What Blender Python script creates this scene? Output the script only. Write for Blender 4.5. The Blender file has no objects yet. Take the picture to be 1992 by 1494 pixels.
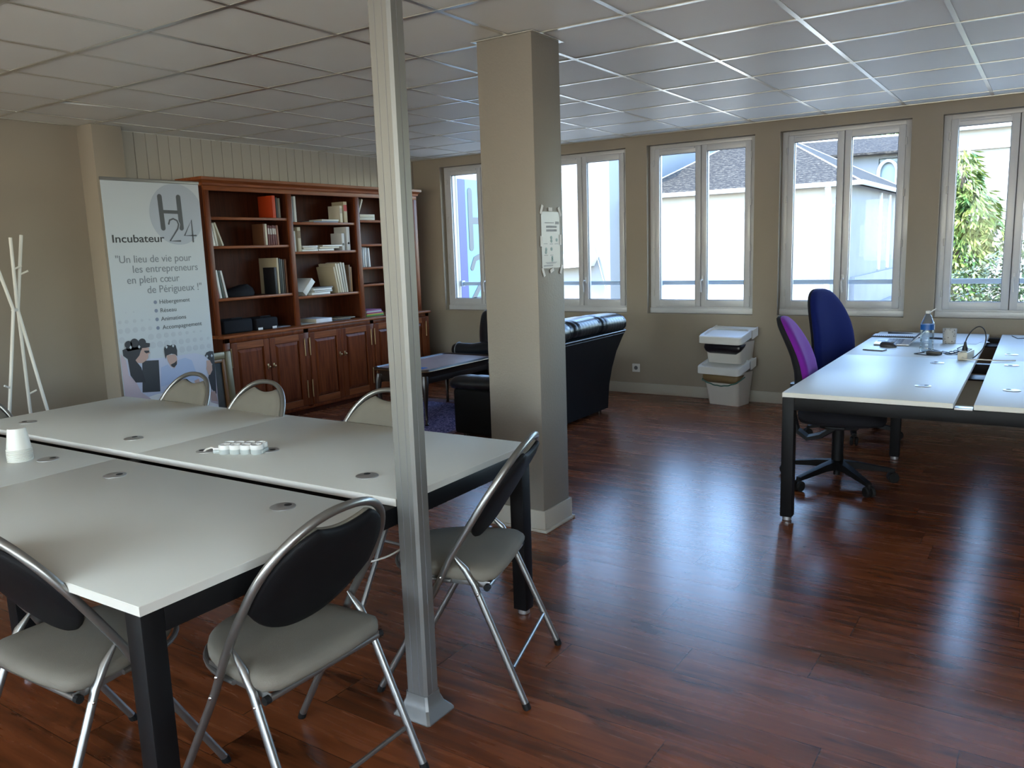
import bpy, bmesh, math, random
from mathutils import Vector, Matrix, noise
PI = math.pi
random.seed(7)
sc = bpy.context.scene
col = sc.collection

# ------------------------------------------------------------------ camera, world, sun, exposure
CH = 1.47                      # camera height
CEIL = 2.483                   # ceiling height
WY = 7.36                      # inner face of window wall
WX = -6.2                      # inner face of bookcase wall
cam_d = bpy.data.cameras.new('camera'); cam = bpy.data.objects.new('camera', cam_d); col.objects.link(cam)
right = Vector((0.83387784, 0.55095351, -0.03313576)); up = Vector((-0.06348899, 0.15538099, 0.9858123)); fwd = Vector((-0.54828542, 0.81994327, -0.16454825))
cam.matrix_world = Matrix(((right.x, up.x, -fwd.x, 0), (right.y, up.y, -fwd.y, 0), (right.z, up.z, -fwd.z, CH), (0, 0, 0, 1)))
cam_d.sensor_width = 36; cam_d.lens = 1581.3 / 1992 * 36; cam_d.clip_start = 0.05; cam_d.clip_end = 300
sc.camera = cam
vs = sc.view_settings
sc.display_settings.display_device = 'sRGB'
vs.view_transform = 'Standard'; vs.look = 'None'; vs.gamma = 1.0; vs.use_curve_mapping = False
vs.exposure = 0.4
w = bpy.data.worlds.new('sky'); sc.world = w; w.use_nodes = True
nt = w.node_tree; nt.nodes.clear()
sky = nt.nodes.new('ShaderNodeTexSky'); sky.sky_type = 'NISHITA'; sky.sun_disc = False
sky.sun_elevation = math.radians(52); sky.sun_rotation = math.radians(200); sky.ozone_density = 3.0; sky.air_density = 1.1; sky.dust_density = 0.6
bg = nt.nodes.new('ShaderNodeBackground'); bg.inputs['Strength'].default_value = 2.5
wo = nt.nodes.new('ShaderNodeOutputWorld')
nt.links.new(sky.outputs[0], bg.inputs[0]); nt.links.new(bg.outputs[0], wo.inputs[0])
sd = bpy.data.lights.new('sun', 'SUN'); sd.energy = 11.5; sd.angle = 0.0093; sd.color = (1.0, 0.95, 0.86)
sun = bpy.data.objects.new('sun', sd); col.objects.link(sun)
sun.rotation_euler = Vector((0.30, 0.62, -1.0)).to_track_quat('-Z', 'Y').to_euler()
def area(name, loc, d, sx, sy, power, color=(1, 1, 1), portal=False):
    l = bpy.data.lights.new(name, 'AREA'); l.shape = 'RECTANGLE'; l.size = sx; l.size_y = sy; l.energy = power; l.color = color
    if portal: l.cycles.is_portal = True
    o = bpy.data.objects.new(name, l); col.objects.link(o); o.location = loc
    o.rotation_euler = Vector(d).to_track_quat('-Z', 'Z').to_euler(); return o
WIN_X = [-5.80 + 1.25 * k for k in range(7)]        # left edge of each opening in the window wall
WIN_W, WIN_B, WIN_T = 1.03, 0.80, 2.385
for x in WIN_X:
    area('window_portal', (x + WIN_W / 2, WY + 0.34, (WIN_B + WIN_T) / 2), (0, -1, 0), WIN_W, WIN_T - WIN_B, 1, portal=True)
SY = -4.2                                            # rear wall, behind the camera, with windows of its own
SWIN_X = [-5.6, -3.6, -1.6, 0.4]
for x in SWIN_X:                                     # fill lamps added at the unseen rear windows, tilted up towards the ceiling
    area('rear_fill_lamp', (x + 0.6, SY + 0.05, 1.6), (0, 1, 1.0), 1.2, 1.5, 48, (1.0, 0.97, 0.90))
RWIN_Y = [-3.7, -2.1]
for y in RWIN_Y:                                     # cool fill lamps added at made-up windows in the right-hand wall
    area('right_fill_lamp', (3.2 - 0.05, y + 0.6, 1.6), (-1, 0.25, 0.9), 1.2, 1.5, 72, (0.93, 0.98, 1.0))
try:
    sc.cycles.max_bounces = 8; sc.cycles.diffuse_bounces = 4; sc.cycles.glossy_bounces = 4; sc.cycles.transparent_max_bounces = 12
    sc.cycles.sample_clamp_indirect = 8.0; sc.cycles.use_denoising = True; sc.cycles.caustics_reflective = False; sc.cycles.caustics_refractive = False
except Exception: pass

# ------------------------------------------------------------------ materials
def lin(c):
    return tuple(((v / 255) / 12.92 if v / 255 <= 0.04045 else ((v / 255 + 0.055) / 1.055) ** 2.4) for v in c)
def mat(name, color, rough=0.5, metal=0.0, spec=0.5, bump=0.0, bscale=200, var=0.0, vscale=3.0, **kw):
    m = bpy.data.materials.new(name); m.use_nodes = True; n = m.node_tree.nodes; L = m.node_tree.links
    b = n['Principled BSDF']
    c = color if max(color) <= 1.0 else lin(color)
    b.inputs['Base Color'].default_value = (*c, 1); b.inputs['Roughness'].default_value = rough
    b.inputs['Metallic'].default_value = metal; b.inputs['Specular IOR Level'].default_value = spec
    for k, v in kw.items(): b.inputs[k.replace('_', ' ')].default_value = v
    tc = n.new('ShaderNodeTexCoord')
    if var:
        t = n.new('ShaderNodeTexNoise'); t.inputs['Scale'].default_value = vscale; t.inputs['Detail'].default_value = 4
        L.new(tc.outputs['Object'], t.inputs['Vector'])
        r = n.new('ShaderNodeMapRange'); r.inputs['From Min'].default_value = 0.3; r.inputs['From Max'].default_value = 0.7
        r.inputs['To Min'].default_value = 1 - var; r.inputs['To Max'].default_value = 1 + var * 0.6
        L.new(t.outputs['Fac'], r.inputs['Value'])
        v = n.new('ShaderNodeVectorMath'); v.operation = 'SCALE'; v.inputs[0].default_value = c
        L.new(r.outputs[0], v.inputs['Scale']); L.new(v.outputs[0], b.inputs['Base Color'])
    if bump:
        t = n.new('ShaderNodeTexNoise'); t.inputs['Scale'].default_value = bscale; t.inputs['Detail'].default_value = 3
        L.new(tc.outputs['Object'], t.inputs['Vector'])
        bp = n.new('ShaderNodeBump'); bp.inputs['Strength'].default_value = bump; bp.inputs['Distance'].default_value = 0.002
        L.new(t.outputs['Fac'], bp.inputs['Height']); L.new(bp.outputs[0], b.inputs['Normal'])
    return m
def nodes_of(m): return m.node_tree.nodes, m.node_tree.links, m.node_tree.nodes['Principled BSDF']
def math_node(n, L, op, a, b=None, c=None):
    x = n.new('ShaderNodeMath'); x.operation = op
    for i, v in enumerate((a, b, c)):
        if v is None: continue
        if isinstance(v, (int, float)): x.inputs[i].default_value = v
        else: L.new(v, x.inputs[i])
    return x.outputs[0]

M = {}
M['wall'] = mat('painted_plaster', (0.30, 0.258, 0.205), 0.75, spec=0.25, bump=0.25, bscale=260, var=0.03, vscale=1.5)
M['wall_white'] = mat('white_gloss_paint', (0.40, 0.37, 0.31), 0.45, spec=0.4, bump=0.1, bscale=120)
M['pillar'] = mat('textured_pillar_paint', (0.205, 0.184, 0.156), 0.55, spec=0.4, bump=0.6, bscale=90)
M['upvc'] = mat('white_window_plastic', (0.52, 0.53, 0.55), 0.3, spec=0.5)
M['gasket'] = mat('dark_gasket', (0.06, 0.06, 0.065), 0.6)
M['hinge'] = mat('hinge_white', (0.5, 0.5, 0.5), 0.35)
M['tile'] = mat('ceiling_tile', (0.86, 0.875, 0.84), 0.5, spec=0.35, bump=0.35, bscale=420, var=0.02, vscale=2)
M['tee'] = mat('ceiling_tee_metal', (0.72, 0.71, 0.66), 0.30, metal=0.9)
M['void'] = mat('ceiling_void_insulation', (0.12, 0.21, 0.17), 0.9)
M['alu'] = mat('anodised_aluminium', (0.19, 0.19, 0.182), 0.42, metal=0.5)
M['tube'] = mat('satin_silver_tube', (0.27, 0.27, 0.26), 0.33, metal=0.85)
M['chrome'] = mat('chrome', (0.7, 0.7, 0.7), 0.15, metal=1.0)
M['fabric'] = mat('beige_seat_fabric', (0.185, 0.168, 0.135), 0.9, spec=0.2, bump=0.6, bscale=900, var=0.05, vscale=12)
M['shell'] = mat('black_plastic_shell', (0.006, 0.006, 0.007), 0.6, spec=0.14, bump=0.2, bscale=500)
M['black'] = mat('black_metal', (0.005, 0.005, 0.0055), 0.5, spec=0.18)
M['rubber'] = mat('black_rubber', (0.008, 0.008, 0.008), 0.7, spec=0.2)
M['desk'] = mat('white_laminate_top', (0.63, 0.635, 0.59), 0.44, spec=0.3, bump=0.05, bscale=700)
M['deskedge'] = mat('white_edge_band', (0.60, 0.585, 0.54), 0.45)
M['grom'] = mat('silver_grommet', (0.42, 0.42, 0.42), 0.35, metal=0.7)
M['hole'] = mat('dark_hole', (0.008, 0.008, 0.008), 0.9)
M['tray'] = mat('grey_cable_tray', (0.13, 0.115, 0.095), 0.9, spec=0.1)
M['leather'] = mat('black_leather', (0.007, 0.010, 0.014), 0.28, spec=0.6, bump=0.5, bscale=160)
M['leather_back'] = mat('black_leather_flat', (0.006, 0.007, 0.008), 0.5, spec=0.18, bump=0.3, bscale=200)
M['piping'] = mat('glossy_piping', (0.16, 0.18, 0.20), 0.25)
M['whitep'] = mat('white_plastic', (0.66, 0.655, 0.63), 0.4)
M['whitebin'] = mat('white_bin_plastic', (0.62, 0.59, 0.54), 0.35)
M['bag_black'] = mat('black_bin_liner', (0.006, 0.006, 0.010), 0.3, bump=0.8, bscale=60)
M['bag_tan'] = mat('tan_bin_contents', (0.20, 0.135, 0.06), 0.5, bump=0.6, bscale=60)
M['bag_green'] = mat('green_liner_rim', (0.06, 0.17, 0.14), 0.35)
M['paper'] = mat('white_paper', (0.66, 0.66, 0.66), 0.7)
M['purple'] = mat('purple_fabric', (0.15, 0.014, 0.25), 0.85, spec=0.1, bump=0.5, bscale=700, Sheen_Weight=0.08)
M['blue'] = mat('dark_blue_fabric', (0.006, 0.012, 0.105), 0.85, spec=0.1, bump=0.5, bscale=700, Sheen_Weight=0.04)
M['blackfab'] = mat('black_fabric', (0.010, 0.010, 0.013), 0.85, spec=0.2)
M['brass'] = mat('aged_brass', (0.36, 0.24, 0.12), 0.35, metal=0.9)
M['gold'] = mat('dull_gold_frame', (0.17, 0.125, 0.055), 0.4, metal=0.2)
M['goldd'] = mat('orange_inner_slip', (0.22, 0.10, 0.03), 0.45)
M['darkwood'] = mat('dark_table_wood', (0.022, 0.014, 0.010), 0.3, spec=0.6)
M['tabletop_leather'] = mat('pinkish_inlaid_top', (0.36, 0.27, 0.26), 0.3, var=0.15, vscale=14)
M['coat'] = mat('white_coat_rack_paint', (0.60, 0.59, 0.54), 0.4)
M['cup'] = mat('white_plastic_cup', (0.68, 0.67, 0.62), 0.4)
M['stripgrey'] = mat('pale_grey_plastic', (0.40, 0.43, 0.42), 0.4)
M['cream'] = mat('cream_plastic', (0.52, 0.49, 0.40), 0.4)
M['cabB'] = mat('black_cable', (0.01, 0.01, 0.011), 0.45)
M['cabW'] = mat('white_cable', (0.62, 0.60, 0.55), 0.45)
M['silver'] = mat('laptop_silver', (0.45, 0.46, 0.48), 0.3, metal=0.7)
M['darkgrey'] = mat('dark_grey', (0.03, 0.03, 0.035), 0.4)
M['mid'] = mat('mid_grey', (0.16, 0.16, 0.17), 0.5)

def thin_glass(name, tint, refl=0.06, rough=0.0):
    m = bpy.data.materials.new(name); m.use_nodes = True; n = m.node_tree.nodes; L = m.node_tree.links; n.clear()
    o = n.new('ShaderNodeOutputMaterial'); t = n.new('ShaderNodeBsdfTransparent'); t.inputs[0].default_value = (*tint, 1)
    g = n.new('ShaderNodeBsdfGlossy'); g.inputs['Roughness'].default_value = rough
    mx = n.new('ShaderNodeMixShader'); lw = n.new('ShaderNodeLayerWeight'); lw.inputs['Blend'].default_value = 0.25
    mp = n.new('ShaderNodeMapRange'); mp.inputs['To Min'].default_value = refl * 0.5; mp.inputs['To Max'].default_value = refl * 6
    L.new(lw.outputs['Fresnel'], mp.inputs['Value']); L.new(mp.outputs[0], mx.inputs[0]); L.new(t.outputs[0], mx.inputs[1]); L.new(g.outputs[0], mx.inputs[2]); L.new(mx.outputs[0], o.inputs[0])
    return m
M['glass'] = thin_glass('window_glass', (0.97, 0.985, 0.98), 0.006)
M['bottle'] = thin_glass('clear_bottle_plastic', (0.80, 0.86, 0.88), 0.12, 0.05)

# laminate floor: planks along X
def floor_material():
    m = mat('red_brown_laminate', (0.1, 0.05, 0.03), 0.3, spec=0.55); n, L, b = nodes_of(m)
    tc = n.new('ShaderNodeTexCoord'); s = n.new('ShaderNodeSeparateXYZ'); L.new(tc.outputs['Object'], s.inputs[0])
    PW, PL = 0.19, 1.28
    yr = math_node(n, L, 'DIVIDE', s.outputs['Y'], PW); row = math_node(n, L, 'FLOOR', yr)
    wn = n.new('ShaderNodeTexWhiteNoise'); wn.noise_dimensions = '1D'; L.new(row, wn.inputs['W'])
    xs = math_node(n, L, 'ADD', math_node(n, L, 'DIVIDE', s.outputs['X'], PL), wn.outputs['Value'])
    pi_ = math_node(n, L, 'FLOOR', xs)
    cv = n.new('ShaderNodeCombineXYZ'); L.new(pi_, cv.inputs[0]); L.new(row, cv.inputs[1])
    wp = n.new('ShaderNodeTexWhiteNoise'); wp.noise_dimensions = '2D'; L.new(cv.outputs[0], wp.inputs['Vector'])
    # strips inside each plank (laminate of short boards)
    off = n.new('ShaderNodeVectorMath'); off.operation = 'SCALE'; off.inputs['Scale'].default_value = 9.0; L.new(wp.outputs['Color'], off.inputs[0])
    ad = n.new('ShaderNodeVectorMath'); ad.operation = 'ADD'; L.new(tc.outputs['Object'], ad.inputs[0]); L.new(off.outputs[0], ad.inputs[1])
    def nz(sx, sy, scale, detail=6, dist=0.0):
        mp = n.new('ShaderNodeMapping'); mp.inputs['Scale'].default_value = (sx, sy, 1); L.new(ad.outputs[0], mp.inputs['Vector'])
        t = n.new('ShaderNodeTexNoise'); t.inputs['Scale'].default_value = scale; t.inputs['Detail'].default_value = detail; t.inputs['Distortion'].default_value = dist
        L.new(mp.outputs[0], t.inputs['Vector']); return t.outputs['Fac']
    g1 = nz(0.7, 9, 2.6, 5, 0.5); g2 = nz(1.0, 5.0, 2.2, 5, 0.8); g3 = nz(2.2, 40, 4.0, 3)
    cr = n.new('ShaderNodeValToRGB'); e = cr.color_ramp.elements
    e[0].position = 0.28; e[0].color = (0.062, 0.018, 0.006, 1); e[1].position = 0.75; e[1].color = (0.29, 0.086, 0.029, 1)
    k = e.new(0.5); k.color = (0.185, 0.050, 0.0155, 1)
    fac = math_node(n, L, 'ADD', math_node(n, L, 'MULTIPLY', g1, 0.62), math_node(n, L, 'MULTIPLY', wp.outputs['Value'], 0.15)); fac = math_node(n, L, 'ADD', fac, math_node(n, L, 'MULTIPLY', g3, 0.05))
    fac = math_node(n, L, 'ADD', fac, 0.07)
    L.new(fac, cr.inputs[0])
    # dark smoky patches
    dk = n.new('ShaderNodeMapRange'); dk.inputs['From Min'].default_value = 0.53; dk.inputs['From Max'].default_value = 0.70; dk.inputs['To Min'].default_value = 1.0; dk.inputs['To Max'].default_value = 0.33
    L.new(g2, dk.inputs['Value'])
    # seams
    fy = math_node(n, L, 'FRACT', yr); fx = math_node(n, L, 'FRACT', xs)
    sy_ = math_node(n, L, 'MINIMUM', fy, math_node(n, L, 'SUBTRACT', 1, fy)); sx_ = math_node(n, L, 'MINIMUM', fx, math_node(n, L, 'SUBTRACT', 1, fx))
    a1 = math_node(n, L, 'LESS_THAN', sy_, 0.007); a2 = math_node(n, L, 'LESS_THAN', sx_, 0.0014)
    seam = math_node(n, L, 'MAXIMUM', a1, a2)
    sm = math_node(n, L, 'SUBTRACT', 1, math_node(n, L, 'MULTIPLY', seam, 0.6))
    tot = math_node(n, L, 'MULTIPLY', dk.outputs[0], sm)
    v = n.new('ShaderNodeVectorMath'); v.operation = 'SCALE'; L.new(cr.outputs[0], v.inputs[0]); L.new(tot, v.inputs['Scale']); L.new(v.outputs[0], b.inputs['Base Color'])
    rr = n.new('ShaderNodeMapRange'); rr.inputs['To Min'].default_value = 0.24; rr.inputs['To Max'].default_value = 0.30; L.new(g1, rr.inputs['Value']); L.new(rr.outputs[0], b.inputs['Roughness'])
    bp = n.new('ShaderNodeBump'); bp.inputs['Strength'].default_value = 0.05; bp.inputs['Distance'].default_value = 0.001
    hh = math_node(n, L, 'SUBTRACT', math_node(n, L, 'MULTIPLY', g3, 0.3), math_node(n, L, 'MULTIPLY', seam, 2.0)); L.new(hh, bp.inputs['Height']); L.new(bp.outputs[0], b.inputs['Normal'])
    return m
M['floor'] = floor_material()

def wood_material(name, c1, c2, axis='Z', rough=0.35):
    m = mat(name, c1, rough, spec=0.18); n, L, b = nodes_of(m)
    tc = n.new('ShaderNodeTexCoord'); mp = n.new('ShaderNodeMapping')
    mp.inputs['Scale'].default_value = {'Z': (14, 14, 1.2), 'Y': (14, 1.2, 14)}[axis]; L.new(tc.outputs['Object'], mp.inputs[0])
    t = n.new('ShaderNodeTexNoise'); t.inputs['Scale'].default_value = 2.5; t.inputs['Detail'].default_value = 6; t.inputs['Distortion'].default_value = 0.7; L.new(mp.outputs[0], t.inputs['Vector'])
    cr = n.new('ShaderNodeValToRGB'); e = cr.color_ramp.elements; e[0].position = 0.3; e[0].color = (*c1, 1); e[1].position = 0.72; e[1].color = (*c2, 1)
    L.new(t.outputs['Fac'], cr.inputs[0]); L.new(cr.outputs[0], b.inputs['Base Color']); return m
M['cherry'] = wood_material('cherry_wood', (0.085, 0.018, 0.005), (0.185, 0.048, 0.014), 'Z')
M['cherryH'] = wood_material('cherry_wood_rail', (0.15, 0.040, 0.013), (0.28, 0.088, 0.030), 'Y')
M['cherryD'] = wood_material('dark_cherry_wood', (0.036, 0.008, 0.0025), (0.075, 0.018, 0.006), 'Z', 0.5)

def pattern_material(name, base, other, scale, rough=0.8):
    m = mat(name, base, rough); n, L, b = nodes_of(m)
    tc = n.new('ShaderNodeTexCoord'); t = n.new('ShaderNodeTexVoronoi'); t.inputs['Scale'].default_value = scale; t.feature = 'DISTANCE_TO_EDGE'
    nz = n.new('ShaderNodeTexNoise'); nz.inputs['Scale'].default_value = scale * 0.6; nz.inputs['Detail'].default_value = 5; L.new(tc.outputs['Object'], nz.inputs['Vector'])
    L.new(nz.outputs['Color'], t.inputs['Vector'])
    cr = n.new('ShaderNodeValToRGB'); e = cr.color_ramp.elements; e[0].position = 0.02; e[0].color = (*other, 1); e[1].position = 0.14; e[1].color = (*base, 1)
    t.inputs['Scale'].default_value = 9
    L.new(t.outputs['Distance'], cr.inputs[0]); L.new(cr.outputs[0], b.inputs['Base Color']); return m
M['rug'] = pattern_material('navy_patterned_rug', (0.022, 0.020, 0.085), (0.26, 0.20, 0.34), 14, 0.95)
M['rugb'] = pattern_material('red_rug_border', (0.085, 0.030, 0.032), (0.15, 0.09, 0.11), 20, 0.95)

# ------------------------------------------------------------------ geometry helpers
class MB:
    """collects shapes for ONE mesh object"""
    def __init__(s): s.bm = bmesh.new(); s.mats = []; s.cur = 0
    def use(s, m):
        if m not in s.mats: s.mats.append(m)
        s.cur = s.mats.index(m); return s
    def _fin(s, faces):
        for f in faces: f.material_index = s.cur; f.smooth = True
    def box(s, x0, x1, y0, y1, z0, z1, bev=0.0, seg=2, mx=None):
        t = bmesh.new(); bmesh.ops.create_cube(t, size=1)
        for v in t.verts: v.co = Vector((x0 + (v.co.x + .5) * (x1 - x0), y0 + (v.co.y + .5) * (y1 - y0), z0 + (v.co.z + .5) * (z1 - z0)))
        if bev: bmesh.ops.bevel(t, geom=list(t.edges), offset=min(bev, 0.49 * min(abs(x1 - x0), abs(y1 - y0), abs(z1 - z0))), segments=seg, affect='EDGES', profile=0.5)
        return s.merge(t, mx)
    def merge(s, t, mx=None):
        if mx is not None: bmesh.ops.transform(t, matrix=mx, verts=t.verts)
        mp = {}
        for v in t.verts: mp[v] = s.bm.verts.new(v.co)
        fs = []
        for f in t.faces:
            try: fs.append(s.bm.faces.new([mp[v] for v in f.verts]))
            except ValueError: pass
        s._fin(fs); t.free(); return s
    def obox(s, c, ax, ay, az, hx, hy, hz, bev=0.0):
        ax, ay, az = Vector(ax).normalized(), Vector(ay).normalized(), Vector(az).normalized()
        mx = Matrix(((ax.x, ay.x, az.x, c[0]), (ax.y, ay.y, az.y, c[1]), (ax.z, ay.z, az.z, c[2]), (0, 0, 0, 1)))
        return s.box(-hx, hx, -hy, hy, -hz, hz, bev, mx=mx)
    def bar(s, a, b, wx, wz=None, bev=0.0, upv=(0, 0, 1)):
        a, b = Vector(a), Vector(b); d = (b - a); l = d.length; d.normalize(); u = Vector(upv)
        if abs(d.dot(u)) > 0.98: u = Vector((1, 0, 0))
        sx = d.cross(u).normalized(); uz = sx.cross(d)
        return s.obox((a + b) / 2, d, sx, uz, l / 2, wx / 2, (wz or wx) / 2, bev)
    def loops(s, rings, closed=True, cap=True):
        R = [[s.bm.verts.new(p) for p in r] for r in rings]; fs = []; n = len(R[0])
        for i in range(len(R) - 1):
            for j in range(n if closed else n - 1):
                k = (j + 1) % n
                try: fs.append(s.bm.faces.new((R[i][j], R[i][k], R[i + 1][k], R[i + 1][j])))
                except ValueError: pass
        if cap:
            for r, rev in ((R[0], True), (R[-1], False)):
                try: fs.append(s.bm.faces.new(list(reversed(r)) if rev else r))
                except ValueError: pass
        s._fin(fs); return s
    def tube(s, pts, r, seg=12, cap=True, closed=False):
        pts = [Vector(p) for p in pts]; n = len(pts); rr = r if isinstance(r, (list, tuple)) else [r] * n
        rings = []; pv = None
        for i, p in enumerate(pts):
            if closed: d = pts[(i + 1) % n] - pts[i - 1]
            else: d = pts[min(i + 1, n - 1)] - pts[max(i - 1, 0)]
            d.normalize()
            if pv is None:
                a = Vector((0, 0, 1)) if abs(d.z) < 0.9 else Vector((1, 0, 0)); u = d.cross(a).normalized()
            else: u = (pv - d * pv.dot(d)).normalized()
            pv = u; v = d.cross(u)
            rings.append([p + (u * math.cos(2 * PI * k / seg) + v * math.sin(2 * PI * k / seg)) * rr[i] for k in range(seg)])
        if closed: rings.append(rings[0]); cap = False
        return s.loops(rings, cap=cap)
    def lathe(s, prof, c=(0, 0, 0), seg=24, axis=(0, 0, 1)):
        q = Vector((0, 0, 1)).rotation_difference(Vector(axis)); c = Vector(c)
        rings = [[c + q @ Vector((r * math.cos(2 * PI * k / seg), r * math.sin(2 * PI * k / seg), z)) for k in range(seg)] for r, z in prof]
        return s.loops(rings)
    def cyl(s, c, r, h, axis=(0, 0, 1), seg=20, bev=0.0):
        if bev: return s.lathe([(r - bev, 0), (r, bev), (r, h - bev), (r - bev, h)], c, seg, axis)
        return s.lathe([(r, 0), (r, h)], c, seg, axis)
    def dome(s, outline, frame, rings):
        """outline: 2-D closed list; frame: function (u, v, h) -> point; rings: (scale, height)"""
        cx = sum(p[0] for p in outline) / len(outline); cy = sum(p[1] for p in outline) / len(outline)
        return s.loops([[frame(cx + (u - cx) * k, cy + (v - cy) * k, h) for u, v in outline] for k, h in rings])
    def poly(s, pts, thick=None):
        """flat polygon, extruded along its normal when thick is a vector"""
        if thick is None:
            f = s.bm.faces.new([s.bm.verts.new(p) for p in pts]); s._fin([f]); return s
        t = Vector(thick); return s.loops([[Vector(p) for p in pts], [Vector(p) + t for p in pts]])
    def sphere(s, c, rx, ry=None, rz=None, seg=16, rg=10):
        ry = ry or rx; rz = rz or rx
        rings = []
        for i in range(1, rg):
            a = PI * i / rg; rings.append([Vector((c[0] + rx * math.sin(a) * math.cos(2 * PI * k / seg), c[1] + ry * math.sin(a) * math.sin(2 * PI * k / seg), c[2] - rz * math.cos(a))) for k in range(seg)])
        return s.loops(rings)
    def build(s, name, m=None, parent=None, sharp=35, fixn=True):
        if fixn: bmesh.ops.recalc_face_normals(s.bm, faces=s.bm.faces)
        me = bpy.data.meshes.new(name); s.bm.to_mesh(me); s.bm.free()
        for x in (s.mats or [m]): me.materials.append(M[x] if isinstance(x, str) else x)
        me.set_sharp_from_angle(angle=math.radians(sharp))
        o = bpy.data.objects.new(name, me); col.objects.link(o)
        if parent is not None: o.parent = parent
        return o
def smooth(pts, n=6):
    P_ = [Vector(p) for p in pts]; out = []
    for i in range(len(P_) - 1):
        a, b_, c_, d_ = P_[max(i - 1, 0)], P_[i], P_[i + 1], P_[min(i + 2, len(P_) - 1)]
        for k in range(n):
            t = k / n; out.append(0.5 * ((2 * b_) + (c_ - a) * t + (2 * a - 5 * b_ + 4 * c_ - d_) * t * t + (3 * b_ - a - 3 * c_ + d_) * t ** 3))
    return out + [P_[-1]]
def tag(o, label, cat, group=None, kind=None):
    if label: o['label'] = label
    if cat: o['category'] = cat
    if group: o['group'] = group
    if kind: o['kind'] = kind
    return o
def struct(o): o['kind'] = 'structure'; return o
def thing(name, label, cat, loc=(0, 0, 0), rz=0.0, group=None):
    o = bpy.data.objects.new(name, None); col.objects.link(o); o.location = loc; o.rotation_euler = (0, 0, rz); o.empty_display_size = 0.1
    return tag(o, label, cat, group)
def dup(root, loc, rz, label, group=None):
    r = root.copy(); col.objects.link(r); r.location = loc; r.rotation_euler = (0, 0, rz); r['label'] = label
    if group: r['group'] = group
    for ch in list(root.children):
        c = ch.copy(); col.objects.link(c); c.parent = r
        for g in ch.children:
            d = g.copy(); col.objects.link(d); d.parent = c
    return r
def text(name, body, loc, h, wd, m, parent, align='LEFT', offset=0.0):
    """lettering facing +X, baseline start at loc, line width wd"""
    cu = bpy.data.curves.new(name, 'FONT'); cu.body = body; cu.size = h; cu.align_x = align; cu.extrude = 0.0003; cu.offset = offset
    cu.materials.append(M[m]); o = bpy.data.objects.new(name, cu); col.objects.link(o)
    o.rotation_euler = (PI / 2, 0, PI / 2); o.location = loc
    bpy.context.view_layer.update()
    k = wd / o.dimensions.x if wd and o.dimensions.x > 0 else 1
    me = bpy.data.meshes.new_from_object(o.evaluated_get(bpy.context.evaluated_depsgraph_get())); bpy.data.objects.remove(o)
    o = bpy.data.objects.new(name, me); col.objects.link(o); o.rotation_euler = (PI / 2, 0, PI / 2); o.location = loc; o.scale.x = k
    if parent is not None: o.parent = parent
    return o

# ------------------------------------------------------------------ room shell
XR, = (3.2,)
b = MB().use('floor'); b.box(WX - .2, XR, SY, WY + 0.05, -0.06, 0); struct(b.build('floor'))
# window wall: sill wall, piers, header
def window_wall():
    b = MB().use('wall'); T = 0.30
    b.box(WX - .3, XR + .3, WY, WY + T, -4.0, WIN_B); b.box(WX - .3, XR + .3, WY, WY + T, WIN_T, 3.1)
    edges = [WX - .3] + [e for x in WIN_X for e in (x, x + WIN_W)] + [XR + .3]
    for i in range(0, len(edges), 2): b.box(edges[i], edges[i + 1], WY, WY + T, WIN_B, WIN_T)
    return struct(b.build('wall_back'))
window_wall()
b = MB().use('wall'); b.box(WX - .3, WX, SY, WY, -0.06, 3.1); struct(b.build('wall_left'))
b = MB().use('wall'); b.box(XR, XR + .3, SY, WY, -0.06, 0.85); b.box(XR, XR + .3, SY, WY, 2.35, 3.1)
ed = [SY] + [e for y in RWIN_Y for e in (y, y + 1.2)] + [WY]
for i in range(0, len(ed), 2): b.box(XR, XR + .3, ed[i], ed[i + 1], 0.85, 2.35)
struct(b.build('wall_right'))
b = MB().use('wall')
b.box(WX - .3, XR + .3, SY - .3, SY, -0.06, 0.85); b.box(WX - .3, XR + .3, SY - .3, SY, 2.35, 3.1)
ed = [WX - .3] + [e for x in SWIN_X for e in (x, x + 1.2)] + [XR + .3]
for i in range(0, len(ed), 2): b.box(ed[i], ed[i + 1], SY - .3, SY, 0.85, 2.35)
struct(b.build('wall_front'))
# pilaster and vertical boarding on the left wall
b = MB().use('wall'); b.box(WX, -6.0, 3.50, 3.74, 0, CEIL, 0.004); struct(b.build('wall_pilaster'))
b = MB().use('wall_white'); y = 3.74
while y < WY - 0.01:
    y1 = min(y + 0.104, WY - 0.002); b.box(WX, WX + 0.018, y + 0.002, y1 - 0.002, 0.0, CEIL, 0.003, 1); y = y1
struct(b.build('wall_boarding'))
# ceiling: panels in a 0.6 m grid, metal tees, one panel shifted
GX0, GY0, G = -4.6728, 2.3255, 0.6
xs = [GX0 + G * i for i in range(-3, 14)]; ys = [GY0 + G * j for j in range(-11, 9)]
xs = [WX] + [x for x in xs if WX + .05 < x < XR - .05] + [XR]; ys = [SY] + [y for y in ys if SY + .05 < y < WY - .03] + [WY]
b = MB().use('tile'); hole = None
for i in range(len(xs) - 1):
    for j in range(len(ys) - 1):
        x0, x1, y0, y1 = xs[i], xs[i + 1], ys[j], ys[j + 1]
        if abs(x1 - (GX0 - G)) < 0.01 and abs(y0 - (GY0 + G)) < 0.01: hole = (x0, x1, y0, y1); continue
        b.box(x0 + .003, x1 - .003, y0 + .003, y1 - .003, CEIL + 0.002, CEIL + 0.016)
x0, x1, y0, y1 = hole
b.poly([(x0, y0, CEIL + .004), (x1 - 0.13, y0, CEIL + .004), (x1 - 0.006, y1, CEIL + .004), (x0, y1, CEIL + .004)], (0, 0, 0.012))
struct(b.build('ceiling'))
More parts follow.
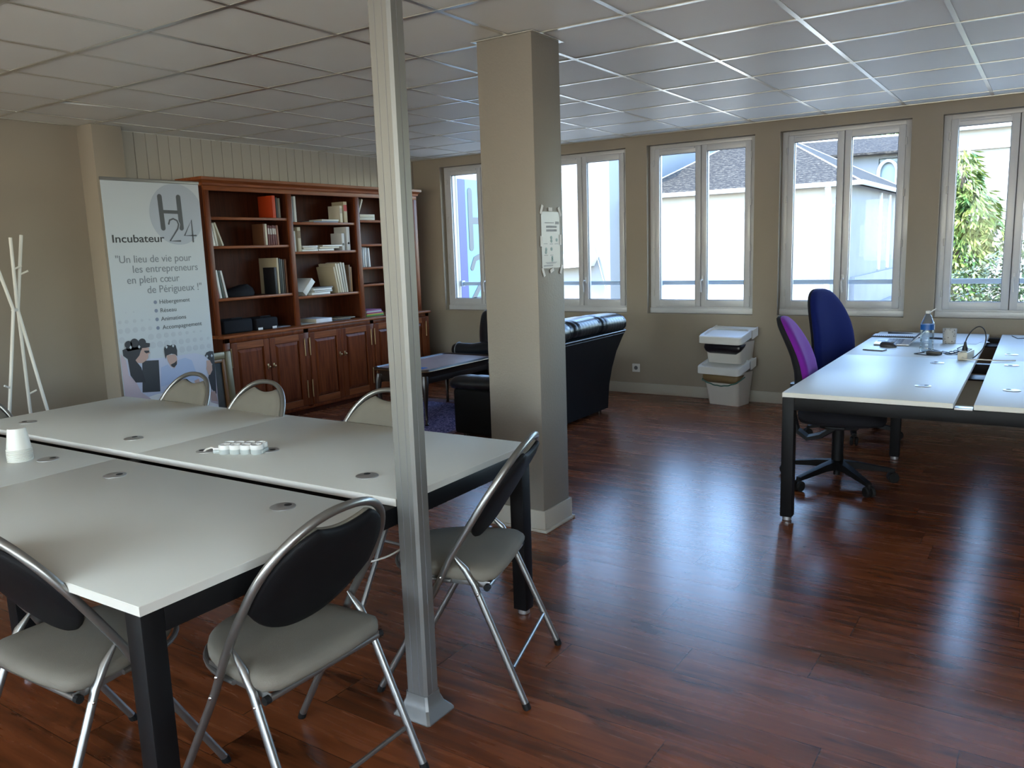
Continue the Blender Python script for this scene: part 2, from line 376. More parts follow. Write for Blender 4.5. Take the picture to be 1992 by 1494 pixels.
b = MB().use('void'); b.box(x1 - .16, x1, y0, y1, CEIL + 0.022, CEIL + 0.04); struct(b.build('ceiling_insulation'))
b = MB().use('tee')
for x in xs[1:-1]: b.box(x - .012, x + .012, SY, WY, CEIL - 0.002, CEIL + 0.0015)
for y in ys[1:-1]: b.box(WX, XR, y - .012, y + .012, CEIL - 0.0025, CEIL + 0.001)
b.box(WX, XR, WY - .022, WY, CEIL - .003, CEIL + .001); b.box(WX, WX + .022, SY, WY, CEIL - .003, CEIL + .001)
struct(b.build('trim_ceiling_grid'))
b = MB().use('wall'); b.box(WX - .3, XR + .3, SY - .3, WY + .6, 2.95, 3.12); struct(b.build('roof_slab'))
# skirting
b = MB().use('wall_white'); b.box(WX + .42, XR, WY - 0.013, WY, 0, 0.105, 0.004); struct(b.build('baseboard_back'))
b = MB().use('wall_white'); b.box(WX, WX + 0.013, SY, 3.50, 0, 0.105, 0.004); b.box(-6.0, -5.987, 3.50, 3.74, 0, .105, .004); struct(b.build('baseboard_left'))
b = MB().use('wall_white'); b.box(XR - .013, XR, SY, WY, 0, 0.105, 0.004); struct(b.build('baseboard_right'))

# white counter added out of view to bounce sunlight up onto the ceiling
b = MB().use('desk'); b.box(-5.9, 2.4, SY + .005, SY + 1.05, .70, .74, .003); b.box(-5.9, 2.4, SY + .02, SY + .5, .0, .70); struct(b.build('trim_rear_bounce_counter'))

# square pillar with skirting
PX0, PX1, PY0, PY1 = -2.461, -2.141, 3.464, 3.726
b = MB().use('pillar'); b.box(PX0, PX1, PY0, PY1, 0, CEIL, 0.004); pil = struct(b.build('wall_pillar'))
b = MB().use('wall_white')
for e, h0, h1 in ((0.012, 0.0, 0.115), (0.024, 0.0, 0.016)):
    b.box(PX0 - e, PX1 + e, PY0 - e, PY0, h0, h1, 0.003); b.box(PX0 - e, PX1 + e, PY1, PY1 + e, h0, h1, 0.003)
    b.box(PX1, PX1 + e, PY0, PY1, h0, h1, 0.003); b.box(PX0 - e, PX0, PY0, PY1, h0, h1, 0.003)
struct(b.build('baseboard_pillar'))
b = MB().use('tee'); b.box(PX0 - .02, PX1 + .02, PY0 - .02, PY1 + .02, CEIL - .005, CEIL - .002); struct(b.build('trim_pillar_head'))

# ------------------------------------------------------------------ windows
def make_window(i, x0):
    x1 = x0 + WIN_W; yf = WY + 0.08                       # face of the frame, set back in the reveal
    xc = (x0 + x1) / 2
    b = MB().use('upvc'); D = 0.06
    b.box(x0 + .05, x1 - .05, yf + .001, yf + D - .001, WIN_B, WIN_B + 0.066, .003); b.box(x0 + .05, x1 - .05, yf + .001, yf + D - .001, WIN_T - 0.035, WIN_T, .003)
    b.box(x0, x0 + 0.055, yf, yf + D, WIN_B, WIN_T, .003); b.box(x1 - 0.055, x1, yf, yf + D, WIN_B, WIN_T, .003)
    b.box(x0, x1, yf - 0.014, yf + .002, WIN_B, WIN_B + 0.052, .004)
    b.box(x0, x1, yf + D, WY + 0.33, WIN_B - .03, WIN_B + 0.02, .004)
    fr = struct(b.build('window_%d' % i))
    for s in (0, 1):
        a = x0 + 0.050 if s == 0 else xc + 0.0025; c = xc - 0.0025 if s == 0 else x1 - 0.050
        z0, z1 = WIN_B + 0.066, WIN_T - 0.035; g = 0.0535; zb, zt = z0 + 0.062, z1 - 0.058
        b = MB().use('upvc'); y0 = yf - 0.018; y1 = yf + 0.05
        b.box(a + g - .004, c - g + .004, y0 + .0012, y1 - .001, z0 + .0005, zb, .004); b.box(a + g - .004, c - g + .004, y0 + .0012, y1 - .001, zt, z1 - .0005, .004); b.box(a, a + g, y0, y1, z0, z1, .006); b.box(c - g, c, y0, y1, z0, z1, .006)
        if s == 0: b.box(a + .06, c - .06, y0 - .01, y0 + .002, z1 - .022, z1 - .008, .003)
        sh = b.build('sash', None, fr)
        b = MB().use('gasket')
        for q in ((a + g, a + g + .004, zb, zt), (c - g - .004, c - g, zb, zt)): b.box(q[0], q[1], y0 + .012, y0 + .03, q[2], q[3])
        b.box(a + g, c - g, y0 + .012, y0 + .03, zb, zb + .004); b.box(a + g, c - g, y0 + .012, y0 + .03, zt - .004, zt)
        if s == 0: b.box(xc - .004, xc + .004, y0 + .016, y0 + .02, z0, z1)
        b.build('gasket', None, sh)
        b = MB().use('glass'); b.box(a + g - .004, c - g + .004, y0 + .030, y0 + .034, zb - .004, zt + .004); b.build('pane', None, sh)
        hx = a - .004 if s == 0 else c + .004
        for k in range(4):
            z = z0 + 0.10 + k * (z1 - z0 - 0.26) / 3
            MB().use('hinge').cyl((hx, y0 - .004, z), .007, .06, seg=10, bev=.002).build('hinge', None, sh)
        if s == 1:
            b = MB().use('upvc'); hz = 1.12; b.box(a + .006, a + .034, y0 - .012, y0, hz - .03, hz + .035, .004)
            b.tube([(a + .02, y0 - .01, hz), (a + .02, y0 - .045, hz), (a + .012, y0 - .05, hz - .02), (a + .02, y0 - .05, hz - .115)], .0085, 10)
            b.build('handle', None, sh)
    return fr
for i, x0 in enumerate(WIN_X): make_window(i + 1, x0)
for i, x0 in enumerate(WIN_X[:6]):
    b = MB().use('rail'); M.setdefault('rail', mat('galvanised_rail', (0.30, 0.34, 0.38), 0.5, metal=0.0))
    b.box(x0, x0 + WIN_W, 7.685, 7.715, 1.058, 1.100, .006)
    for q in (x0 + .012, x0 + WIN_W - .012): b.box(q - .012, q + .012, 7.66, 7.72, 1.05, 1.115, .003)
    where = ['first from the left, in front of the hanging sign', 'second from the left, half behind the pillar', 'third from the left, with the slate roof behind', 'behind the two office chairs', 'in front of the tall leafy tree', 'beyond the right edge of the desks'][i]
    tag(b.build('guard_rail'), 'metal guard rail outside window ' + where, 'guard rail', 'guard rails outside the windows')
# windows behind the camera
for i, x0 in enumerate(SWIN_X):
    b = MB().use('upvc'); x1 = x0 + 1.2; y = SY - .12
    b.box(x0, x1, y, y + .06, .85, .95, .004); b.box(x0, x1, y, y + .06, 2.25, 2.35, .004)
    for q in (x0, x0 + .55, x1 - .1): b.box(q, q + .1, y, y + .06, .85, 2.35, .004)
    fr = struct(b.build('window_%d' % (i + 8)))
    MB().use('glass').box(x0 + .05, x1 - .05, y + .02, y + .024, .9, 2.3).build('pane', None, fr)

for i, y0 in enumerate(RWIN_Y):  # unseen right-wall windows, added as openings for the fill lamps
    b = MB().use('upvc'); y1 = y0 + 1.2; x = XR + .06
    b.box(x, x + .06, y0, y1, .85, .95, .004); b.box(x, x + .06, y0, y1, 2.25, 2.35, .004)
    for q in (y0, y0 + .55, y1 - .1): b.box(x, x + .06, q, q + .1, .85, 2.35, .004)
    fr = struct(b.build('window_%d' % (i + 12)))
    MB().use('glass').box(x + .02, x + .024, y0 + .05, y1 - .05, .9, 2.3).build('pane', None, fr)

# ------------------------------------------------------------------ outside
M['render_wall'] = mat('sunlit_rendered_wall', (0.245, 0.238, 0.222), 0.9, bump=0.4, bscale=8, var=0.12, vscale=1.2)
M['render_grey_shade'] = mat('grey_and_shade_render', (0.175, 0.18, 0.185), 0.9, bump=0.4, bscale=8, var=0.08, vscale=1.5)  # grey render; also carries the painted shade of the house side
M['gutter'] = mat('zinc_gutter', (0.40, 0.42, 0.42), 0.5, metal=0.3)
M['stone'] = mat('cornice_stone', (0.42, 0.42, 0.38), 0.9)
M['ground'] = mat('gravel_yard', (0.20, 0.19, 0.17), 0.95, var=0.2, vscale=0.8)
M['fencew'] = mat('pale_wooden_boards', (0.42, 0.38, 0.33), 0.8)
def slate():
    m = mat('lichened_slate', (0.05, 0.05, 0.055), 0.95, spec=0.1); n, L, b = nodes_of(m)
    tc = n.new('ShaderNodeTexCoord'); mp = n.new('ShaderNodeMapping'); mp.inputs['Scale'].default_value = (3.0, 9.0, 9.0); L.new(tc.outputs['Object'], mp.inputs[0])
    t = n.new('ShaderNodeTexNoise'); t.inputs['Scale'].default_value = 3.2; t.inputs['Detail'].default_value = 6; t.inputs['Roughness'].default_value = 0.7; L.new(mp.outputs[0], t.inputs['Vector'])
    cr = n.new('ShaderNodeValToRGB'); e = cr.color_ramp.elements; e[0].position = 0.50; e[0].color = (0.021, 0.020, 0.020, 1); e[1].position = 0.66; e[1].color = (0.10, 0.092, 0.075, 1)
    L.new(t.outputs['Fac'], cr.inputs[0])
    w_ = n.new('ShaderNodeTexWave'); w_.wave_type = 'BANDS'; w_.bands_direction = 'Z'; w_.inputs['Scale'].default_value = 4.5; w_.inputs['Distortion'].default_value = 1.5; L.new(tc.outputs['Object'], w_.inputs['Vector'])
    mr = n.new('ShaderNodeMapRange'); mr.inputs['To Min'].default_value = 0.78; mr.inputs['To Max'].default_value = 1.05; L.new(w_.outputs['Fac'], mr.inputs['Value'])
    v = n.new('ShaderNodeVectorMath'); v.operation = 'SCALE'; L.new(cr.outputs[0], v.inputs[0]); L.new(mr.outputs[0], v.inputs['Scale']); L.new(v.outputs[0], b.inputs['Base Color'])
    return m
M['slate'] = slate()
def bark_leaf(name, c1, c2):
    m = mat(name, c1, 0.5); n, L, b = nodes_of(m); tc = n.new('ShaderNodeTexCoord'); t = n.new('ShaderNodeTexNoise'); t.inputs['Scale'].default_value = 2.2; t.inputs['Detail'].default_value = 5
    L.new(tc.outputs['Object'], t.inputs['Vector']); cr = n.new('ShaderNodeValToRGB'); e = cr.color_ramp.elements; e[0].position = .38; e[0].color = (*c1, 1); e[1].position = .62; e[1].color = (*c2, 1)
    L.new(t.outputs['Fac'], cr.inputs[0]); L.new(cr.outputs[0], b.inputs['Base Color']); return m
M['leaf'] = bark_leaf('laurel_leaves', (0.035, 0.085, 0.012), (0.17, 0.19, 0.045))
M['leaf2'] = bark_leaf('hedge_leaves', (0.035, 0.06, 0.018), (0.13, 0.13, 0.08))
M['bark'] = mat('grey_bark', (0.10, 0.08, 0.06), 0.9)
GZ = -4.0
b = MB().use('ground'); b.box(-40, 30, WY + .3, 60, GZ - .2, GZ); struct(b.build('ground'))
# low house with a hipped slate roof
h = thing('neighbour_house', 'low rendered house with hipped slate roof seen through the middle windows', 'house', (-4.40, 21.9, GZ))
HW_, HD_, EZ, ov = 5.6, 10.2, 6.80, 0.33
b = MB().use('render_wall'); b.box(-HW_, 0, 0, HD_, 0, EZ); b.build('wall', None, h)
b = MB().use('render_grey_shade'); b.box(.002, .03, .02, HD_, 0, EZ - .02); b.build('side_wall_shade', None, h)  # darker skin over the house wall, its shade put into the colour
b = MB().use('render_wall'); b.box(-.20, .05, -.05, .02, 0, EZ - .5, .02); b.build('corner_quoin', None, h)
zs = EZ + .02; ec = [(-HW_ - ov, -ov, zs), (ov, -ov, zs), (ov, HD_ + ov, zs), (-HW_ - ov, HD_ + ov, zs)]; ap = (-3.7, 5.3, 9.0)
b = MB().use('slate')
for k in range(4): b.poly([ec[k], ec[(k + 1) % 4], ap])
b.poly(ec); rf = b.build('roof', None, h)
b = MB().use('gutter')
for k in range(4): b.tube([ec[k], ap], .022, 8)
b.build('hip_flashing', None, rf)
b = MB().use('gutter'); b.tube([(-HW_ - ov, -ov - .06, EZ - .03), (ov + .06, -ov - .06, EZ - .03), (ov + .06, HD_, EZ - .03)], .06, 10); b.box(-1.75, -1.45, -ov - .17, -ov - .02, EZ - .13, EZ + .04, .01); b.build('gutter', None, h)
b = MB().use('upvc'); b.tube([(-.42, -ov, EZ - .1), (-.42, -.16, EZ - .5), (-.42, -.14, 0)], .07, 10); b.build('downpipe', None, h)
M['glassblue'] = mat('blue_grey_pane', (0.16, 0.22, 0.25), 0.3)
b = MB().use('upvc')
for yy in (4.15, 5.65): b.box(0, .09, yy - .09, yy + .09, 4.5, EZ - .1, .01)
b.build('side_surround', None, h)
MB().use('glassblue').box(-.002, .02, 4.2, 5.6, 4.6, EZ - .2).build('side_pane', None, h)
b = MB().use('render_grey_shade'); b.box(.0, .14, .4, HD_, 0, 4.45); b.box(.14, .5, 1.2, 6.0, 0, 3.6, .02); b.build('side_plinth', None, h)
b = MB().use('fencew')
for k in range(14): b.box(-3.75 + k * .165, -3.60 + k * .165, -.5, -.45, 1.5, 3.30 + .16 * math.sin(PI * min(1, (k + 1) / 10)), .006)
b.build('arched_gate', None, h)
# taller blind house to the left
h = thing('tall_blind_wall_building', 'tall pale rendered building with a blind wall seen through the left windows', 'building', (-10.45, 20.8, GZ))
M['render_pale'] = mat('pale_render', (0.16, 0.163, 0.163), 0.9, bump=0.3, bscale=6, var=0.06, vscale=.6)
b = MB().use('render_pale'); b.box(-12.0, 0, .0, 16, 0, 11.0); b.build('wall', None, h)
b = MB().use('gutter'); b.tube([(-.75, -.02, 6.3), (-.12, -.02, 4.2)], .016, 6); b.tube([(-1.9, -.03, 8.3), (-.75, -.03, 6.3)], .010, 6); b.build('cable', None, h)
b = MB().use('upvc'); b.box(-.36, -.16, -.10, 0, 7.9, 8.5, .01); b.build('junction_box', None, h)
b = MB().use('stone'); b.poly([(-4.2, -.5, 5.1), (-.5, -.5, 5.30), (-.35, -.5, 5.16), (-.5, -.5, 4.9), (-4.2, -.5, 4.7)], (0, .5, 0)); b.box(-.55, -.45, -.52, -.3, 4.2, 5.55); b.build('parapet_ledge', None, h)
b = MB().use('glassblue'); b.poly([(-1.9, -.01, 6.5), (-1.5, -.01, 7.5), (-1.42, -.01, 6.5)], (0, .01, 0)); b.build('vent_opening', None, h)
# outbuilding behind, with arch
h = thing('outbuilding', 'slate roofed outbuilding with a round arched opening behind the low house', 'outbuilding', (-5.8, 36.0, GZ))
b = MB().use('render_grey_shade')
b.box(-3.4, -.34, 0, .5, 0, 8.75); b.box(.36, .62, 0, .5, 0, 8.75); b.box(-.34, .36, 0, .5, 8.5, 8.75); b.build('wall', None, h)
b = MB().use('upvc'); b.tube([(-.34, -.03, 6.5)] + [(.01 - .34 * math.cos(a), -.03, 7.95 + .45 * math.sin(a)) for a in [PI * k / 14 for k in range(15)]] + [(.36, -.03, 6.5)], .07, 8); b.build('arch_surround', None, h)
MB().use('glassblue').box(-.34, .36, .2, .3, 5.0, 8.5).build('arch_infill', None, h)
b = MB().use('slate'); b.poly([(-4.6, -.5, 8.72), (1.35, -.5, 8.62), (1.1, 2.6, 9.5), (-4.6, 2.6, 9.6)], (0, 0, .08)); b.build('roof', None, h)
b = MB().use('stone'); b.tube([(-4.6, 2.6, 9.68), (1.1, 2.6, 9.58)], .07, 8); b.build('ridge', None, h)
# white villa
h = thing('white_villa', 'bright white villa with moulded cornice behind the leafy tree', 'house', (-3.3, 33.0, GZ))
b = MB().use('render_wall'); b.box(0, 9.5, 0, 8, 0, 9.6); b.build('wall', None, h)
b = MB().use('stone'); b.box(-.15, 9.6, -.35, 0, 8.95, 9.2, .01); b.box(-.05, 9.6, -.15, 0, 8.28, 8.42, .01); b.box(-.2, 9.7, -.5, 0, 9.55, 9.75, .01)
for k in range(8): b.box(1.4 + k * 1.5, 1.7 + k * 1.5, -.3, 0, 9.2, 9.55, .005)
b.build('cornice', None, h)
# vegetation
def leaves(name, blobs, n, ln, wd, m, parent, seed, droop=0.5):
    rnd = random.Random(seed); b = MB().use(m)
    tot = sum(q[3] * q[4] * q[5] for q in blobs)
    for (cx, cy, cz, rx, ry, rz) in blobs:
        for _ in range(int(n * rx * ry * rz / tot)):
            d = Vector((rnd.gauss(0, 1), rnd.gauss(0, 1), rnd.gauss(0, 1))).normalized(); k = 0.55 + 0.45 * rnd.random() ** 0.6
            p = Vector((cx + d.x * rx * k, cy + d.y * ry * k, cz + d.z * rz * k))
            a = Vector((d.x + rnd.uniform(-.6, .6), d.y + rnd.uniform(-.6, .6), rnd.uniform(-.7, .7) - droop)).normalized(); s_ = a.cross(Vector((rnd.uniform(-1, 1), rnd.uniform(-1, 1), 1))).normalized()
            L_ = ln * rnd.uniform(.7, 1.25); W_ = wd * rnd.uniform(.8, 1.2)
            vs_ = [b.bm.verts.new(q) for q in (p, p + a * L_ * .5 + s_ * W_ * .5, p + a * L_, p + a * L_ * .5 - s_ * W_ * .5)]
            f = b.bm.faces.new(vs_); f.material_index = 0
    o = b.build(name, None, parent, fixn=False); o['kind'] = 'stuff'; return o
t = thing('leafy_tree', 'tall yellow-green long-leaved tree seen through the right-hand window', 'tree', (-1.95, 22.0, GZ))
b = MB().use('bark'); b.tube([(0, 0, 0), (.05, 0, 3), (-.05, .05, 5), (.05, 0, 7.0)], [.14, .11, .08, .04], 8)
for s_ in ((.5, 0, 5.6), (-.4, .1, 5.8), (.4, -.2, 4.6)): b.tube([(0, 0, s_[2] - 1.6), s_], [.05, .02], 6)
b.build('trunk', None, t)
leaves('foliage', [(-.05, 0, 6.75, .45, .5, .72), (.22, 0, 5.9, .55, .6, .72), (.05, 0, 5.05, .65, .6, .75), (-.2, .1, 4.2, .75, .6, .8), (.72, -.1, 5.45, .34, .34, .42), (-.5, 0, 6.0, .55, .5, 1.1)], 7500, .26, .060, 'leaf', t, 3, .8)
t = thing('flowering_shrub', 'pale green small-leaved shrub low in front of the white villa', 'shrub', (-.95, 17.5, GZ))
b = MB().use('bark'); b.tube([(0, 0, 0), (0, 0, 2), (.1, 0, 3.9)], [.06, .05, .02], 8); b.tube([(0, 0, 1.5), (.5, 0, 4.2)], [.04, .01], 6); b.build('stem', None, t)
leaves('foliage', [(-.30, 0, 4.35, .65, .5, .58), (.25, 0, 4.75, .45, .4, .62), (.62, .1, 4.6, .50, .4, .95), (0, 0, 3.6, 1.1, .6, .7)], 4600, .11, .055, 'leaf2', t, 5, .1)
t = thing('distant_tree', 'dark green tree crown showing above the outbuilding roof', 'tree', (-8.0, 46.0, GZ))
MB().use('bark').tube([(0, 0, 0), (0, 0, 8)], [.3, .15], 8).build('trunk', None, t)
leaves('foliage', [(-1.6, 0, 9.2, 2.6, 1.4, 1.9), (1.6, 0, 9.4, 2.6, 1.4, 1.9), (.9, -.4, 7.4, 2.2, 1.2, 1.2)], 5200, .50, .22, 'leaf', t, 8, .3)

# hanging sign, seen edge-wise through the first window
sg = thing('hanging_sign', 'projecting blue and white sign with grey H and 2 outside the first window', 'sign', (-6.7, 8.68, 0))
M['signw'] = mat('sign_white', (0.26, 0.26, 0.245), 0.5); M['signb'] = mat('sign_blue', (0.02, 0.026, 0.13), 0.5); M['signl'] = mat('sign_pale_blue', (0.10, 0.21, 0.27), 0.5); M['signg'] = mat('sign_grey', (0.05, 0.052, 0.06), 0.5)
MB().use('signw').box(-.04, -.002, 0, 1.36, .35, 2.41, .004).build('panel', None, sg)
MB().use('signb').box(-.002, .001, .19, .35, .352, 2.408).build('blue_stripe', None, sg)
MB().use('signl').box(-.002, .0005, .355, 1.34, .352, 2.408).build('pale_blue_field', None, sg)
def stroke(b, pts, r, x0=.001, x1=.006):
    """flat rounded pen stroke in the Y-Z plane"""
    pts = [Vector((0, p[0], p[1])) for p in pts]; L_, R_ = [], []
    for i, p in enumerate(pts):
        d = (pts[min(i + 1, len(pts) - 1)] - pts[max(i - 1, 0)]).normalized(); n_ = Vector((0, -d.z, d.y)); L_.append(p + n_ * r); R_.append(p - n_ * r)
    d = (pts[-1] - pts[-2]).normalized(); a0 = math.atan2(-d.y, d.z)
    def capp(c, d_):
        n_ = Vector((0, -d_.z, d_.y)); return [c + n_ * r * math.cos(PI * k / 6) + d_ * r * math.sin(PI * k / 6) for k in range(1, 6)]
    d0 = (pts[0] - pts[1]).normalized()
    ring = L_ + capp(pts[-1], d) + list(reversed(R_)) + capp(pts[0], d0)
    b.loops([[p + Vector((x0, 0, 0)) for p in ring], [p + Vector((x1, 0, 0)) for p in ring]])
b = MB().use('signg'); stroke(b, [(.455, 2.25), (.455, 1.50)], .05); stroke(b, [(.46, 1.86), (.95, 1.86)], .045, .001, .0052); stroke(b, [(.95, 2.25), (.95, 1.50)], .05); b.build('letter_h', None, sg)
b = MB().use('signg'); stroke(b, [(.45, 1.22), (.52, 1.34), (.62, 1.37), (.72, 1.33), (.78, 1.22), (.75, 1.10), (.46, .80)], .038); stroke(b, [(.46, .78), (.80, .78)], .038); b.build('digit_2', None, sg)
b = MB().use('signg'); stroke(b, [(1.16, .78), (1.16, 1.37), (.90, .98), (1.25, .98)], .036); b.build('digit_4', None, sg)
b = MB().use('rail'); b.box(-.05, .01, -1.025, .02, .55, .60, .004); b.box(-.05, .01, -1.025, .02, 2.2, 2.25, .004); b.build('bracket', None, sg)

# ------------------------------------------------------------------ aluminium post
t = thing('service_post', 'slim silver aluminium post from floor to ceiling between chairs and table', 'post', (-1.618, 1.842, 0))
def ngon_profile(hx, hy, c, z):
    return [Vector(p) for p in ((-hx + c, -hy, z), (hx - c, -hy, z), (hx, -hy + c, z), (hx, hy - c, z), (hx - c, hy, z), (-hx + c, hy, z), (-hx, hy - c, z), (-hx, -hy + c, z))]
b = MB().use('alu'); b.loops([ngon_profile(.042, .034, .009, 0.0), ngon_profile(.042, .034, .009, CEIL - .004)]); b.build('profile', None, t, 20)
b = MB().use('mid')
for xx in (-.012, .016): b.box(xx - .0012, xx + .0012, -.0346, -.033, .06, CEIL - .004)
b.box(.0415, .0428, -.003, -.001, .06, CEIL - .004); b.build('groove', None, t)
b = MB().use('alu'); pr = [(.020, .075), (.022, .055), (.030, .032), (.046, .014), (.046 + .006, .004), (.052, .0)]
b.loops([ngon_profile(.024 + q, .016 + q, .007, z) for q, z in reversed(pr)] + [ngon_profile(.040, .032, .007, .075)]); b.build('flared_foot', None, t, 25)

# ------------------------------------------------------------------ bench desks
def grommet(parent, x, y, z, ang, name='grommet'):
    b = MB().use('grom'); b.lathe([(.0395, -.001), (.0395, .0025), (.036, .004), (.001, .0042)], (x, y, z), 28)
    b.use('hole'); hx, hy = x + .017 * math.cos(ang), y + .017 * math.sin(ang)
    b.lathe([(.012, .0), (.012, .0046), (.001, .0047)], (hx, hy, z), 14)
    return b.build(name, None, parent)
def desk_top(parent, x0, x1, y0, y1, z, groms):
    b = MB().use('desk'); b.box(x0, x1, y0, y1, z - .025, z, .0018); o = b.build('tabletop', None, parent)
    b = MB().use('deskedge'); e = .0006
    b.box(x0 - e, x1 + e, y0 - e, y0 + .001, z - .0235, z - .0015); b.box(x0 - e, x1 + e, y1 - .001, y1 + e, z - .0235, z - .0015)
    b.box(x0 - e, x0 + .001, y0, y1, z - .0235, z - .0015); b.box(x1 - .001, x1 + e, y0, y1, z - .0235, z - .0015); b.build('edge_band', None, o)
    for gx, gy, a in groms: grommet(o, gx, gy, z, a)
    return o
def leg(parent, x, y, z, s=.06):
    b = MB().use('black'); b.box(x - s / 2, x + s / 2, y - s / 2, y + s / 2, .022, z, .003); o = b.build('leg', None, parent)
    MB().use('grom').cyl((x, y, 0), .024, .023, bev=.003).build('foot', None, o); return o
# meeting bench at the left, slightly turned
PHI = 0.020; TZ = 0.709
mt = thing('meeting_table', 'large white four-top meeting table on black square legs at the left', 'table', (-1.672, 1.772, 0), PHI)
# local frame: x to the right end (0), leftwards negative; y away
L1, L2 = -1.352, -2.705
for (a, c_) in ((L1 + .001, 0.0), (L2, L1 - .001)):
    m_ = (a + c_) / 2
    desk_top(mt, a, c_, -.822, -.030, TZ, [(c_ - .265 if a > L2 + .1 else c_ - .245, -.165, 1.2), (a + .235, -.185, .6)])
    desk_top(mt, a, c_, .055, .868, TZ, [(c_ - .265, .215, 2.3), (a + .235, .205, -2.6)] + ([(-.885, .325, .2)] if a > L2 + .1 else []))
FZ = TZ - .026
for x in (-.034, L2 + .034): 
    for y in (-.79, .836): leg(mt, x, y, FZ)
    MB().use('black').box(x - .03, x + .03, -.76, .806, FZ - .06, FZ, .003).build('crossbeam', None, mt)
for y in (-.45, .49): leg(mt, L1, y, FZ)
MB().use('black').box(L1 - .03, L1 + .03, -.76, .806, FZ - .06, FZ, .003).build('crossbeam', None, mt)
for y in (-.62, -.15, .15, .62): MB().use('black').box(L2 + .05, -.05, y - .02, y + .02, FZ - .05, FZ - .002, .003).build('rail', None, mt)
b = MB().use('tray'); b.box(L2 + .2, -.25, -.09, .09, FZ - .13, FZ - .115, .003); b.box(L2 + .2, -.25, .085, .09, FZ - .13, FZ - .06); b.build('cable_tray', None, mt)
for k, x in enumerate((-.42, -.86, -1.9, -2.3)): MB().use('tube').box(x - .012, x + .012, -.06, .06, FZ - .02, FZ - .012, .002).build('bracket', None, mt)

# work bench at the right, towards the windows
DZ = 0.69
wt = thing('work_bench_desk', 'white double bench desk on black frame at the right by the windows', 'desk', (-1.136, 4.21, 0), 0.012)
YA, YB = 1.56, 3.05; XA, XB, XC = .78, .865, 1.645
for (y0, y1) in ((0, YA - .001), (YA + .001, YB)):
    desk_top(wt, 0, XA, y0, y1, DZ, [(XA - .175, y0 + (.44 if y0 == 0 else .30), 0.4), (XA - .195, y0 + 1.33, 2.)] if y0 == 0 else [(XA - .175, y0 + .28, 1)])
    desk_top(wt, XB, XC, y0, y1, DZ, [(XB + .135, y0 + (.455 if y0 == 0 else .29), 2.6), (XB + .11, y0 + 1.35, -2.)] if y0 == 0 else [(XB + .095, y0 + .29, 3)])
FZ = DZ - .026
for y in (.030, YB - .03):
    for x in (.03, XC - .03): leg(wt, x, y, FZ)
    MB().use('black').box(.06, XC - .06, y - .03, y + .03, FZ - .065, FZ, .003).build('crossbeam', None, wt)
for x in (.34, XC - .34): leg(wt, x, YA, FZ)
MB().use('black').box(.04, XC - .04, YA - .03, YA + .03, FZ - .06, FZ, .003).build('crossbeam', None, wt)
for x in (.20, .70, .95, 1.45): MB().use('black').box(x - .02, x + .02, .06, YB - .06, FZ - .05, FZ - .002, .003).build('rail', None, wt)
MB().use('grom').box(XA + .004, XB - .004, -.004, .055, FZ - .005, FZ + .006, .003).build('end_plate', None, wt)
for y in (1.12, 2.75): MB().use('black').box(XA - .02, XB + .02, y, y + .17, FZ - .04, FZ - .03, .003).build('bridge_plate', None, wt)

